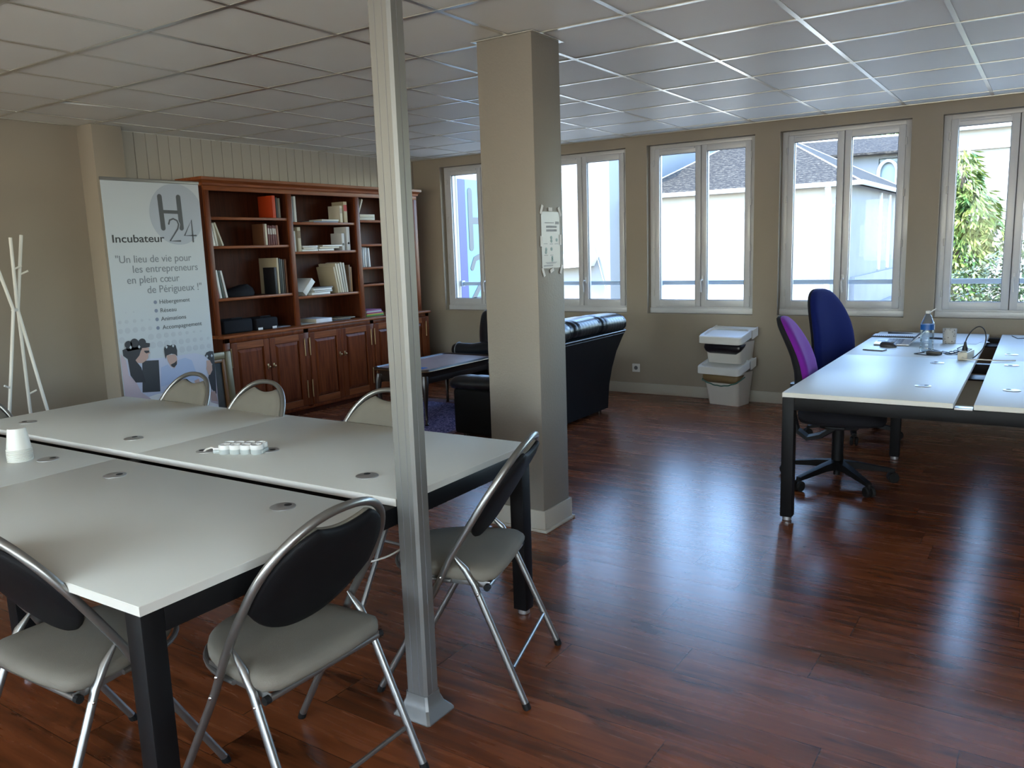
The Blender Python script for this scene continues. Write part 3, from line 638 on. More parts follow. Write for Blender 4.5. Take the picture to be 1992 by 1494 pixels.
# ------------------------------------------------------------------ folding chairs
def make_folding_chair(label, loc, rz, group):
    """local: +x the way a sitter faces, origin on the floor under the middle"""
    t = thing('folding_chair', label, 'chair', loc, rz, group)
    A = Vector((-.010, 0, .490)); T = Vector((-.235, 0, .850)); Lh = (T - A).length; u = (T - A).normalized(); nrm = Vector((u.z, 0, -u.x)); HW = .222
    def hp(y, s, h=0): return A + u * s + Vector((0, y, 0)) + nrm * h
    s0 = .165; hgt = Lh - s0
    def arch(n, off=0.0, y_=HW):
        out = []
        for k in range(n + 1):
            a = PI * k / n; c_, s_ = math.cos(a), math.sin(a)
            out.append(((y_ - off) * math.copysign(abs(c_) ** .88, c_), s0 + (hgt - off) * abs(s_) ** .92))
        return out
    ar = arch(28)
    pts = [hp(HW, -.005), hp(HW + .002, .06), hp(HW + .003, .12)] + [hp(y, s) for y, s in ar] + [hp(-HW - .003, .12), hp(-HW - .002, .06), hp(-HW, -.005)]
    MB().use('tube').tube(pts, .0115, 12).build('back_hoop', None, t)
    for sg_ in (1, -1):
        b = MB().use('tube'); b.tube([hp(sg_ * HW, 0), (.046, sg_ * HW, .377), (.258, sg_ * .226, .012)], [.0115, .0115, .0112], 12); lg = b.build('leg', None, t)
        MB().use('rubber').tube([(.2535, sg_ * .226, .020), (.262, sg_ * .226, 0.0)], .0128, 10).build('foot_cap', None, lg)
        b = MB().use('tube'); b.tube([(-.012, sg_ * .202, .500), (-.055, sg_ * .206, .455), (-.085, sg_ * .207, .405), (-.252, sg_ * .222, .012)], [.004, .0115, .0115, .0112], 12); lg = b.build('leg', None, t)
        MB().use('rubber').tube([(-.249, sg_ * .222, .020), (-.256, sg_ * .2225, 0.0)], .0128, 10).build('foot_cap', None, lg)
        b = MB().use('tube'); b.bar((-.135, sg_ * .192, .400), (.03, sg_ * .192, .412), .004, .022, .001); b.bar((.03, sg_ * .192, .412), (.12, sg_ * .180, .418), .004, .018, .001)
        b.build('seat_bracket', None, t)
        b = MB().use('chrome')
        for p in ((.02, .224, .43), (.052, .225, .365), (-.10, .208, .375)): b.sphere((p[0], sg_ * (p[1] + .010), p[2]), .005, .004, .005, 8, 6)
        b.build('rivet', None, t)
    MB().use('tube').tube([(-.205, .2, .125), (-.205, -.2, .125)], .007, 10).build('stretcher', None, t)
    b = MB().use('tube'); b.tube([(-.128, .205, .396), (-.128, -.205, .396)], .010, 12); b.use('rubber')
    for q in (.205, -.205): b.tube([(-.128, q - math.copysign(.012, q), .396), (-.128, q + math.copysign(.004, q), .396)], .0112, 10)
    b.build('cross_tube', None, t)
    # seat: straight at the back, half-oval in front
    ol = []
    for k in range(33):
        a = -PI / 2 + PI * k / 32; ol.append((-.085 + .325 * math.cos(a) ** .8 if math.cos(a) > 1e-6 else -.085, .205 * math.copysign(abs(math.sin(a)) ** .9, math.sin(a))))
    ol += [(-.125, .205), (-.155, .175), (-.165, .06), (-.165, -.06), (-.155, -.175), (-.125, -.205)]
    ol = [(x + .005, y) for x, y in ol]
    def sf(x, y, h): return Vector((x, y, h + .010 * (x - .05)))
    b = MB().use('fabric'); b.dome(ol, sf, [(.90, .412), (.975, .414), (1.0, .424), (1.005, .436), (.985, .448), (.93, .456), (.8, .461), (.5, .464), (.12, .465)]); b.build('seat', None, t, 60)
    b = MB().use('tube'); rim = [(-.03 + .29 * math.cos(a) ** .8, .2 * math.sin(a), .408) for a in [(-PI / 2 + PI * k / 20) * .97 for k in range(21)]]; b.tube(rim, .008, 10); b.build('seat_frame', None, t)
    # backrest: outline follows the hoop, dip for the hand hole
    ol = []
    inn = [(y, s) for y, s in arch(40, .013)]
    for y, s in inn:
        if abs(y) < .088:
            q = math.cos(PI * y / .176); s = s - .001 - .036 * max(0, q) ** .8
        ol.append((y, s))
    low = [((-1 + k / 9) * (HW - .0135), .036 + .115 * abs(-1 + k / 9) ** 2.4) for k in range(19)]
    ol = ol + low
    ol2 = ol
    def bf(y, s, h): return hp(y, s, h - .018 * (1 - (y / HW) ** 2))
    b = MB().use('shell'); b.dome(ol2, bf, [(.97, .004), (1.0, .001), (1.0, -.006), (.97, -.012), (.80, -.018), (.4, -.020), (.1, -.021)]); b.build('back_shell', None, t, 50)
    b = MB().use('fabric'); b.dome(ol2, bf, [(.985, .0045), (.985, .010), (.955, .016), (.80, .021), (.4, .024), (.1, .024)]); b.build('backrest', None, t, 60)
    return t
GRP = 'folding chairs around the meeting table'
ch = make_folding_chair('beige folding chair at the near right end, black back towards the viewer', (-1.675, 1.385, 0), PI, GRP)
a3 = math.atan2(-.296, -.955)
dup(ch, (-1.642, 2.155, 0), a3, 'angled beige folding chair at the right end, between post and square pillar')
dup(ch, (-2.172, 1.068, 0), PI / 2 + .03, 'beige folding chair pushed under the front long side, cut by the left frame edge')
dup(ch, (-3.90, 2.47, 0), -PI / 2 - .05, 'beige folding chair on the far side in front of the roll-up banner')
dup(ch, (-3.28, 2.44, 0), -PI / 2 - .05, 'beige folding chair on the far side in front of the left cabinet doors')
dup(ch, (-2.50, 2.50, 0), -PI / 2 - .03, 'beige folding chair on the far side, half hidden behind the silver post')
dup(ch, (-4.285, 1.775, 0), 0.04, 'folding chair at the far left end, only its silver hoop showing')

# ------------------------------------------------------------------ things on the meeting table
for k in range(9):
    b = MB().use('cup'); b.lathe([(.045, 0), (.0465, .002), (.0465, .0045), (.044, .005), (.0325, .085), (.031, .0865), (.001, .0865)], (0, 0, 0), 28); o = b.build('plastic_cup')
    o.location = (-3.363, 1.518, TZ + .0055 * k)
    tag(o, 'white plastic cup, uppermost of the upside-down stack' if k == 8 else 'upside-down white plastic cup in the stack at the left, only its rim showing', 'cup', 'stacked white cups')
t = thing('power_strip', 'white scalloped power strip on the far half of the meeting table', 'power strip', (-2.64, 2.01, TZ), .45)
b = MB().use('stripgrey')
b.box(-.11, .10, -.028, .028, 0, .016, .005)
for k in range(4):
    for s_ in (-1, 1): b.lathe([(.024, .0), (.025, .003), (.025, .019)], (-.06 + k * .044, s_ * .018, 0), 20)
b.build('base', None, t)
b = MB().use('whitep'); b.box(-.112, -.06, -.022, .022, .010, .022, .004)
for k in range(4):
    for s_ in (-1, 1): b.lathe([(.025, .019), (.0255, .021), (.0255, .034), (.0235, .037), (.019, .037), (.018, .026), (.001, .026)], (-.06 + k * .044, s_ * .018, 0), 20)
b.build('socket_housing', None, t)
b = MB().use('cabW'); b.tube([(-.108, 0, .015), (-.13, .004, .018), (-.15, 0, .012), (-.165, -.004, -.002)], .004, 8); b.build('cable', None, t)
b = MB().use('cabW'); b.tube(smooth([(-2.16, 1.84, .58), (-2.13, 1.87, .44), (-2.05, 1.92, .385), (-1.96, 1.965, .395), (-1.87, 2.02, .43), (-1.80, 2.07, .50), (-1.79, 2.09, .56)]), .0035, 8)
tag(b.build('hanging_cable'), 'thin white cable hanging in a curve under the right end of the meeting table', 'cable')
# ------------------------------------------------------------------ office chairs
def make_office_chair(label, loc, rz, m, bw, bh, zb, name='office_chair', lean=.10):
    t = thing(name, label, 'office chair', loc, rz)
    b = MB().use('black'); b.cyl((0, 0, .085), .034, .05, bev=.006); b.cyl((0, 0, .13), .034, .20); b.cyl((0, 0, .28), .024, .10); b.cyl((0, 0, .05), .02, .05); b.build('gas_column', None, t)
    for k in range(5):
        a = 2 * PI * k / 5 + .35; d = Vector((math.cos(a), math.sin(a), 0)); 
        sx = Vector((-d.y, d.x, 0)); rings = []
        for r_, z_, w_, h_ in ((.02, .118, .034, .028), (.12, .110, .027, .021), (.24, .090, .022, .015), (.325, .076, .019, .011)):
            c_ = d * r_ + Vector((0, 0, z_)); rings.append([c_ + sx * w_ * q[0] + Vector((0, 0, h_ * q[1])) for q in ((-1, -1), (1, -1), (.8, .8), (0, 1), (-.8, .8))])
        lg = MB().use('black').loops(rings).build('leg', None, t)
        p = d * .325; b = MB().use('rubber'); b.cyl(p + Vector((0, 0, .05)), .009, .03)
        for s_ in (-1, 1): b.lathe([(.014, 0), (.028, .003), (.032, .009), (.032, .018), (.025, .024)], p + sx * s_ * .004 + Vector((0, 0, .032)), 18, sx * s_)
        b.build('caster', None, lg)
    b = MB().use('black'); b.box(-.10, .12, -.09, .09, .345, .395, .012); b.box(-.06, .05, -.14, -.09, .355, .37, .004); b.build('mechanism', None, t)
    n = 28; ol = [(.245 * math.copysign(abs(math.cos(2 * PI * k / n)) ** .6, math.cos(2 * PI * k / n)) + .02, .235 * math.copysign(abs(math.sin(2 * PI * k / n)) ** .6, math.sin(2 * PI * k / n))) for k in range(n)]
    MB().use('blackfab').dome(ol, lambda x, y, h: Vector((x, y, h)), [(.86, .385), (.96, .392), (.99, .405)]).build('seat_shell', None, t, 60)
    MB().use('blackfab').dome(ol, lambda x, y, h: Vector((x, y, h - .02 * max(0, (x - .15) / .1) ** 2)), [(.97, .405), (1.0, .42), (1.0, .44), (.96, .458), (.8, .468), (.4, .470), (.1, .470)]).build('seat', None, t, 60)
    b = MB().use('black'); pts = [(-.02, 0, .34), (-.10, 0, .285), (-.175, 0, .265), (-.235, 0, .31), (-.258, 0, .40), (-.262, 0, .50), (-.262, 0, .60)]
    rings = []
    for i, p in enumerate(pts):
        d = (Vector(pts[min(i + 1, 6)]) - Vector(pts[max(i - 1, 0)])).normalized(); nn = Vector((-d.z, 0, d.x)); p = Vector(p)
        rings.append([p + Vector((0, q[0] * .042, 0)) + nn * q[1] * .018 for q in ((-1, -.6), (1, -.6), (1, .6), (.6, 1), (-.6, 1), (-1, .6))])
    b.loops(rings).build('back_bar', None, t)
    # backrest: pear outline, curved
    ol = []
    for k in range(40):
        a = 2 * PI * k / 40; c_, s_ = math.cos(a), math.sin(a); v = s_ * bh / 2; q = (s_ + 1) / 2
        wd = bw / 2 * (1.0 - .30 * q ** 1.4); ol.append((wd * math.copysign(abs(c_) ** .62, c_), bh / 2 * math.copysign(abs(s_) ** .8, s_)))
    def bk(yy, v, h):
        q = (v + bh / 2) / bh; x = -.225 - .035 * math.sin(q * PI * 1.2) * -1 - lean * q ** 1.5 + .035 * (yy / (bw / 2)) ** 2
        return Vector((x + h, yy, zb + bh / 2 + v))
    MB().use('blackfab').dome(ol, bk, [(.3, -.040), (.85, -.036), (.97, -.026), (1.0, -.012), (1.0, .0)]).build('back_shell', None, t, 60)
    MB().use(m).dome(ol, bk, [(.99, .0), (1.0, .010), (.985, .026), (.93, .040), (.8, .048), (.4, .052), (.1, .053)]).build('backrest', None, t, 60)
    return t
make_office_chair('purple backed office chair at the left side of the work bench', (-1.03, 5.06, 0), .10, 'purple', .44, .56, .45)
make_office_chair('dark blue high-backed office chair, behind the purple one', (-1.20, 6.36, 0), -.42, 'blue', .50, .66, .43, lean=.08)

# ------------------------------------------------------------------ things on the work bench
Dz = DZ
def P(x, y, z=0): return (x, y, Dz + z)
b = MB().use('mid'); b.box(-.07, .07, -.036, .036, 0, .009, .004); b.use('darkgrey'); b.box(-.066, .066, -.032, .032, .0088, .0096)
o = b.build('phone'); o.location = P(-1.007, 6.035); o.rotation_euler.z = -.25; tag(o, 'grey mobile phone lying on the desk nearest the office chairs', 'phone')
b = MB().use('darkgrey'); b.dome([(.058 * math.copysign(abs(math.cos(2 * PI * k / 24)) ** .8, math.cos(2 * PI * k / 24)), .034 * math.sin(2 * PI * k / 24)) for k in range(24)], lambda x, y, h: Vector((x, y, h * (1 - .25 * x / .058))), [(.95, .0), (1, .008), (.95, .020), (.75, .032), (.4, .038), (.1, .039)])
ms = b.build('computer_mouse', sharp=60); ms.location = P(-.955, 6.25); ms.rotation_euler.z = -.15; tag(ms, 'black computer mouse beside the laptop', 'computer mouse')
MB().use('mid').box(.02, .04, -.003, .003, .030, .039, .002).build('scroll_wheel', None, ms)
lt = thing('laptop', 'silver laptop open sideways on the work bench behind the water bottle', 'laptop', P(-.84, 6.50), 0.06)
b = MB().use('silver'); b.box(-.235, 0, -.17, .17, .002, .014, .004); b.build('base', None, lt)
b = MB().use('darkgrey')
for r_ in range(5):
    for c_ in range(13): b.box(-.13 + r_ * .022 - .03, -.112 + r_ * .022 - .03, -.155 + c_ * .024, -.134 + c_ * .024, .0138, .0155)
b.build('keyboard', None, lt)
MB().use('mid').box(-.225, -.175, -.05, .05, .0138, .0145).build('touchpad', None, lt)
b = MB().use('silver'); b.obox((.065, 0, .078), (.72, 0, .694), (0, 1, 0), (-.694, 0, .72), .090, .17, .0035, .002); b.build('lid', None, lt)
b = MB().use('hole'); b.obox((.0625, 0, .0805), (.72, 0, .694), (0, 1, 0), (-.694, 0, .72), .082, .158, .0006); b.build('screen', None, lt)
nb = thing('spiral_notebook', 'open spiral notebook with dark edge lying behind the laptop', 'notebook', P(-1.03, 6.87), .02)
MB().use('paper').box(-.14, .20, 0, .17, 0, .008, .001).build('pages', None, nb)
b = MB().use('darkgrey'); b.box(-.14, .20, -.012, 0, 0, .010, .002)
for k in range(22): b.tube([(-.13 + k * .0148, -.016, .005), (-.13 + k * .0148, -.008, .014), (-.13 + k * .0148, .003, .009)], .0014, 6)
b.build('spiral_binding', None, nb)
b = MB().use('darkgrey'); b.tube([(0, 0, .007), (.02, 0, .007), (.10, .0, .007), (.14, 0, .007)], [.006, .0062, .004, .0015], 10); b.tube([(-.04, 0, .008), (0, 0, .007)], [.008, .006], 10)
o = b.build('marker_pen'); o.location = (-1.05, 7.10, Dz + .002); o.rotation_euler.z = .05; tag(o, 'dark pen lying at the far edge of the bench by the window wall', 'pen')
# bottle
bt = thing('water_bottle', 'large clear plastic water bottle with blue label and open cap', 'bottle', P(-.690, 6.07))
R = .0425; prof = [(.030, .0), (R - .004, .004), (R, .014)]
for k in range(4): prof += [(R, .030 + k * .016), (R - .004, .037 + k * .016), (R, .044 + k * .016)]
prof += [(R, .15), (R, .190), (R - .003, .200), (R - .014, .222), (.022, .242), (.0145, .252), (.0145, .262)]
MB().use('bottle').lathe(prof, (0, 0, 0), 28).build('body', None, bt, 60)
M['water'] = thin_glass('water', (0.86, 0.9, 0.92), .25); M['lblue'] = mat('label_blue', (0.010, 0.09, 0.32), 0.4)
MB().use('lblue').lathe([(R + .0006, .150), (R + .0008, .186)], (0, 0, 0), 28).build('label', None, bt)
b = MB().use('paper'); b.loops([[Vector(((R + .0015) * math.cos(a), (R + .0015) * math.sin(a), z)) for a in (-.35, -.2, 0, .1)] for z in (.152, .168, .184)], closed=False, cap=False); b.build('label_emblem', None, bt)
b = MB().use('whitep'); b.lathe([(.0155, .258), (.0158, .272), (.0145, .274)], (0, 0, 0), 20); b.build('neck_ring', None, bt)
b = MB().use('whitep'); b.tube([(.012, 0, .264), (.028, -.002, .278), (.046, -.004, .292)], [.003, .0035, .0035], 8); b.build('open_cap', None, bt)
# dotted pencil holder
M['dots'] = mat('dotted_holder', (0.50, 0.47, 0.42), 0.5); n, L, bb = nodes_of(M['dots']); tc = n.new('ShaderNodeTexCoord'); vo = n.new('ShaderNodeTexVoronoi'); vo.inputs['Scale'].default_value = 75; vo.inputs['Randomness'].default_value = 0.7
L.new(tc.outputs['Object'], vo.inputs['Vector']); cr = n.new('ShaderNodeValToRGB'); cr.color_ramp.interpolation = 'CONSTANT'; cr.color_ramp.elements[0].color = (.03, .025, .02, 1); cr.color_ramp.elements[1].position = .26; cr.color_ramp.elements[1].color = (.50, .47, .43, 1)
L.new(vo.outputs['Distance'], cr.inputs[0]); L.new(cr.outputs[0], bb.inputs['Base Color'])
b = MB().use('dots'); b.lathe([(.040, 0), (.043, .003), (.046, .105), (.044, .105), (.040, .01), (.001, .008)], (0, 0, 0), 28); o = b.build('pencil_holder'); o.location = P(-.605, 6.60); tag(o, 'cream pencil holder covered in small dark dots', 'pencil holder')
# papers
for k, (x, y, a, lb) in enumerate([(-.50, 6.82, .3, 'loose white paper sheet behind the dotted pencil holder'), (-.52, 6.72, -.1, 'white sheet of paper lying under the end of another sheet by the holder')]):
    b = MB().use('paper'); b.box(-.105, .105, -.148, .148, .0002 + k * .0012, .0010 + k * .0012); o = b.build('paper_sheet'); o.location = P(x, y); o.rotation_euler.z = a; tag(o, lb, 'paper sheet')
b = MB().use('darkgrey'); b.box(-.06, .06, -.018, .018, 0, .012, .004); o = b.build('glasses_case'); o.location = P(-.70, 6.84); o.rotation_euler.z = -.3; tag(o, 'small dark case lying between bottle and dotted holder', 'case')
# charger, cables, power block
cg = thing('laptop_charger', 'black laptop charger brick with cables beside the water bottle', 'charger', P(-.63, 5.93), -.1)
MB().use('cabB').box(-.042, .048, -.024, .024, 0, .026, .006).build('brick', None, cg)
b = MB().use('cabB'); b.tube(smooth([(-.055, 0, .013), (-.09, -.01, .006), (-.11, -.03, .004), (-.05, -.06, .004), (.02, -.07, .004), (.045, -.03, .004)]), .0028, 8)
rnd = random.Random(4)
for q in range(4):
    cx, cy = .11 + .03 * q * .5, .06 + .02 * q; b.tube([(cx + (.055 - .006 * q) * math.cos(a), cy + (.030 + .004 * q) * math.sin(a), .005 + .006 * q + .004 * math.sin(3 * a)) for a in [2 * PI * k / 22 for k in range(22)]], .0028, 6, closed=True)
b.tube(smooth([(.055, .0, .013), (.08, .02, .006), (.10, .05, .006), (.06, .12, .004), (-.05, .22, .004), (-.12, .30, .004)]), .0028, 8)
b.tube([(.15, .12, .01), (.17, .15, .03), (.14, .17, .045), (.11, .15, .03), (.12, .12, .01)], .003, 8); b.build('cable', None, cg)
ps = thing('power_block', 'cream multi-socket power block near the gap in the work bench', 'power strip', P(-.435, 5.80), 1.42)
b = MB().use('cream'); b.box(-.085, .085, -.028, .028, 0, .050, .005)
b.build('housing', None, ps)
b = MB().use('stripgrey')
for k in range(4): b.lathe([(.018, .049), (.019, .056), (.0155, .056), (.015, .0505), (.001, .0505)], (-.063 + k * .042, 0, 0), 18)
b.build('socket', None, ps)
b = MB().use('cabW'); b.tube(smooth([(-.085, 0, .02), (-.10, -.015, .012), (-.10, -.05, .008), (-.09, -.10, .012), (-.06, -.20, .008), (.01, -.27, .006)]), .004, 8); b.build('cable', None, ps)
pc = thing('plugged_lead', 'black lead looping up from its plug in the cream power block', 'cable', P(-.435, 5.80), 1.42)
b = MB().use('cabB'); b.lathe([(.015, .046), (.016, .07), (.010, .085), (.006, .11)], (-.03, 0, 0), 14); b.build('plug', None, pc)
b = MB().use('cabB'); b.tube(smooth([(-.03, 0, .105), (-.028, -.01, .14), (-.02, -.035, .185), (0, -.065, .205), (.02, -.09, .185), (.03, -.10, .13), (.02, -.09, .07), (0, -.06, .025), (-.01, -.04, .006)]), .0036, 8); b.build('cable', None, pc)
b = MB().use('cabB'); b.tube([(-.24, 7.16, .004), (-.20, 7.0, .004), (-.12, 7.04, .004), (-.05, 6.95, .004), (.05, 7.0, .004)], .0028, 8); o = b.build('loose_cable'); o.location.z = Dz; tag(o, 'thin cable lying on the far right desktop by the frame edge', 'cable')

# ------------------------------------------------------------------ bookcase
BXU, BXL = -5.87, -5.78                       # front of the shelves, front of the cupboards
BY0, BY1 = 4.32, 7.02
bc = thing('bookcase', 'wide cherry wood bookcase with open shelves above panelled cupboard doors', 'bookcase', (WX, BY0, 0))
ox, oy = WX, BY0
def bb(b, x0, x1, y0, y1, z0, z1, bev=.002): return b.box(x0 - ox, x1 - ox, y0 - oy, y1 - oy, z0, z1, bev)
XB_ = WX + .022
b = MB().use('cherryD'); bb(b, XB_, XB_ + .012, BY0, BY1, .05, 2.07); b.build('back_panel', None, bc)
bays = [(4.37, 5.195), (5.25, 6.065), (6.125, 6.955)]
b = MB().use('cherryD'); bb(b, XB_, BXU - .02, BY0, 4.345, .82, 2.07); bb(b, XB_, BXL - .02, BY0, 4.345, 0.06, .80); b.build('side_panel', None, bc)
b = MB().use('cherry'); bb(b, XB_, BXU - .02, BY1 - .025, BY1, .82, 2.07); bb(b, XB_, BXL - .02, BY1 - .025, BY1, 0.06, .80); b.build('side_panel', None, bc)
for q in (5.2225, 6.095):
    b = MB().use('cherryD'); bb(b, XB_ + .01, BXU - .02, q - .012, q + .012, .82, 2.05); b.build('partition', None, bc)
b = MB().use('cherry')
for y0, y1 in ((BY0, 4.37), (5.195, 5.25), (6.065, 6.125), (6.955, BY1)): bb(b, BXU - .022, BXU, y0, y1, .82, 2.03, .004)
b.use('cherryH'); bb(b, BXU - .022, BXU, BY0, BY1, 2.025, 2.075, .003); b.build('face_frame', None, bc)
b = MB().use('cherryH'); y0, y1 = BY0, BY1
rings = []
for e_, z in ((.0, 2.062), (.012, 2.068), (.016, 2.085), (.034, 2.104), (.042, 2.108), (.042, 2.130), (.040, 2.132)):
    rings.append([Vector(p) for p in ((XB_ - ox, y0 - e_ - oy, z), (BXU + e_ - ox, y0 - e_ - oy, z), (BXU + e_ - ox, y1 + e_ - oy, z), (XB_ - ox, y1 + e_ - oy, z))])
b.loops(rings); b.build('crown', None, bc, 25)
b = MB().use('cherryH'); bb(b, XB_, BXL + .022, BY0 - .02, BY1 + .02, .797, .822, .006); b.build('counter', None, bc)
SH = [(1.130, 1.570, 1.811), (1.090, 1.505, 1.775), (1.155, 1.329, 1.562, 1.802)]
for (y0, y1), zs in zip(bays, SH):
    for z in zs:
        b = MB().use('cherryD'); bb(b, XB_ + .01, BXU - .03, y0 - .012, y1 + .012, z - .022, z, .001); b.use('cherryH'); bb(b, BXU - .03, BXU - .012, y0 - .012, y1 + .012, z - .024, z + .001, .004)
        b.build('shelf', None, bc)
b = MB().use('cherry')
for y0, y1 in ((BY0, 4.375), (5.19, 5.255), (6.08, 6.135), (6.96, BY1)): bb(b, BXL - .022, BXL, y0, y1, .06, .80, .003)
bb(b, BXL - .022, BXL, BY0, BY1, .757, .80, .003); bb(b, BXL - .022, BXL, BY0, BY1, .045, .078, .003)
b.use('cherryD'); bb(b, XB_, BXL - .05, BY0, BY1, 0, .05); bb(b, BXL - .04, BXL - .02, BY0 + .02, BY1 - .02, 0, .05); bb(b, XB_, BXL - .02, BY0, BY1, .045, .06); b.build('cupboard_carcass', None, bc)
doors = [(4.378, 4.783, 1), (4.787, 5.188, -1), (5.258, 5.664, 1), (5.668, 6.078, -1), (6.138, 6.545, 1), (6.549, 6.957, -1)]
for y0, y1, side in doors:
    b = MB().use('cherry'); st = .062; x0, x1 = BXL - .016, BXL + .006; z0, z1 = .080, .755
    bb(b, x0, x1, y0, y0 + st, z0, z1, .004); bb(b, x0, x1, y1 - st, y1, z0, z1, .004); b.use('cherryH'); bb(b, x0, x1 - .0005, y0 + st - .001, y1 - st + .001, z0, z0 + st, .003); bb(b, x0, x1 - .0005, y0 + st - .001, y1 - st + .001, z1 - st, z1, .003)
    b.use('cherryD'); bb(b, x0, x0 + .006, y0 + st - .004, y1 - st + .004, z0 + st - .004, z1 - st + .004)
    b.use('cherry'); rr = []
    for e_, xx in ((.004, x0 + .005), (.004, x0 + .008), (.030, x0 + .020), (.034, x0 + .020)):
        rr.append([Vector((xx - ox, p - oy, q)) for p, q in ((y0 + st + e_, z0 + st + e_), (y1 - st - e_, z0 + st + e_), (y1 - st - e_, z1 - st - e_), (y0 + st + e_, z1 - st - e_))])
    b.loops(rr); d = b.build('door', None, bc, 20)
    ky = y1 - .030 if side == 1 else y0 + .030; hy = y0 - .004 if side == 1 else y1 + .004
    b = MB().use('brass'); b.lathe([(.004, 0), (.004, .012), (.010, .016), (.011, .022), (.006, .027), (.001, .028)], (x1 - ox, ky - oy, .505), 12, (1, 0, 0)); bb(b, x1, x1 + .002, ky - .008, ky + .008, .485, .530, .0005); b.build('knob', None, d)
    for z in (.555, .160):
        b = MB().use('brass'); b.cyl((x1 - ox + .003, hy - oy, z), .0055, .145, seg=10, bev=.002); b.sphere((x1 - ox + .003, hy - oy, z + .150), .006, seg=8, rg=6); b.sphere((x1 - ox + .003, hy - oy, z - .005), .006, seg=8, rg=6); b.build('hinge', None, d)

# ------------------------------------------------------------------ books and boxes on the shelves
_bm = {}
def bmat(c, r=.55):
    k = tuple(c)
    if k not in _bm: _bm[k] = mat('book_cover', lin(c), r); _bm[k].name = 'cover_%d' % len(_bm)
    return _bm[k]
PAG = mat('book_pages', lin((200, 195, 180)), .9)
XF = BXU - .045
def book(y, z, th, h, d, c, label, lean=0.0, flat=False, name='book', cat='book', x=None, grp='books on the bookcase shelves', band=None, rz=0.0, spine=None):
    """upright: y = left edge of the spine at the base; flat: lies with width th along y and thickness h"""
    m = bmat(c); x = XF if x is None else x; b = MB()
    if flat:
        b.use(PAG).box(-d + .003, -.003, .003, th - .002, .002, h - .002); b.use(m)
        b.box(-d, 0, 0, th, 0, .0025, .0008); b.box(-d, 0, 0, th, h - .0025, h, .0008); b.box(-.003, .0, 0, th, 0, h, .0008)
    else:
        b.use(PAG).box(-d + .004, -.004, .003, th - .003, .004, h - .005); b.use(m)
        b.box(-d, 0, 0, .0028, 0, h, .0008); b.box(-d, 0, th - .0028, th, 0, h, .0008); b.box(-.005, .0012, 0, th, 0, h, .0015)
        if band: b.use(bmat(band)); b.box(.0008, .0018, .002, th - .002, h * .55, h * .85)
    o = b.build(name, None, None, fixn=True)
    if lean < 0: z += th * math.sin(-lean)
    o.location = (x, y, z + .0005); o.rotation_euler = (lean, 0, rz); tag(o, label, cat, grp)
    return o
CR, WH, GR, BE, DR, BK, BR = (205, 198, 178), (222, 222, 218), (150, 152, 150), (178, 165, 138), (95, 38, 36), (22, 22, 26), (110, 70, 45)
# left bay, top shelf
book(5.060, 1.811, .036, .198, .19, (190, 62, 20), 'large bright orange book, top shelf of the left bay')
book(5.102, 1.811, .018, .182, .15, (40, 42, 50), 'thin dark book right of the orange one')
book(5.124, 1.811, .026, .176, .16, (112, 104, 92), 'grey-brown book against the first divider, top shelf')
# left bay, second shelf
book(4.402, 1.570, .022, .190, .15, WH, 'white book leaning at the left end, left bay second shelf', .14)
book(4.432, 1.570, .020, .190, .15, (212, 208, 196), 'off-white book second from the left, left bay second shelf', .16)
book(4.492, 1.570, .016, .205, .15, CR, 'cream book leaning most, left bay second shelf', .34)
book(4.935, 1.570, .018, .188, .15, BR, 'brown book first of the right-hand row, left bay second shelf')
book(4.956, 1.570, .022, .188, .15, CR, 'cream book beside the brown one, left bay second shelf')
for k in range(5): book(4.986 + k * .0255, 1.570, .021, .176 - (k % 2) * .004, .14, DR if k < 4 else (140, 90, 70), ['dark red book next to the cream one', 'second of the dark red books', 'third of the dark red books', 'fourth of the dark red books', 'reddish brown book last of the row'][k] + ', left bay second shelf', .03 if k > 2 else 0, band=(190, 180, 170) if k < 4 else None)
# left bay, third shelf
book(4.398, 1.130, .012, .235, .18, (150, 60, 50), 'thin red book at the left end, left bay third shelf', .11)
book(4.420, 1.130, .022, .240, .18, WH, 'white book leaning left, left bay third shelf', .12)
book(4.448, 1.130, .020, .236, .18, (58, 70, 60), 'dark green book among leaning ones, left bay third shelf', .14)
book(4.482, 1.130, .020, .236, .18, (208, 206, 200), 'white book last of the leaning row, left bay third shelf', .18)
book(5.056, 1.130, .022, .325, .24, BE, 'tall beige album, left bay third shelf')
book(5.022, 1.130, .026, .240, .15, BK, 'small black book in front of the tall beige album')
book(5.084, 1.130, .018, .318, .22, (40, 46, 44), 'tall dark book right of the beige album')
book(5.106, 1.130, .016, .312, .22, (90, 92, 86), 'tall grey book second right of the beige album')
book(5.128, 1.130, .014, .308, .20, (45, 36, 30), 'tall narrow black-brown book near the divider, left bay third shelf')
book(5.150, 1.130, .022, .312, .22, BR, 'tall brown book against the divider, left bay third shelf')
b = MB().use('blackfab'); b.dome([(.16 * math.cos(a), .09 * math.sin(a)) for a in [2 * PI * k / 24 for k in range(24)]], lambda u, v, h: Vector((v - .0, u + .01 * math.sin(9 * u), h * (1 + .25 * math.sin(14 * u)))), [(.95, 0), (1, .02), (.9, .055), (.6, .082), (.2, .09)])
o = b.build('folded_black_cloth'); o.location = (XF - .12, 4.70, 1.131); tag(o, 'folded black cloth in a low heap, left bay third shelf', 'cloth')
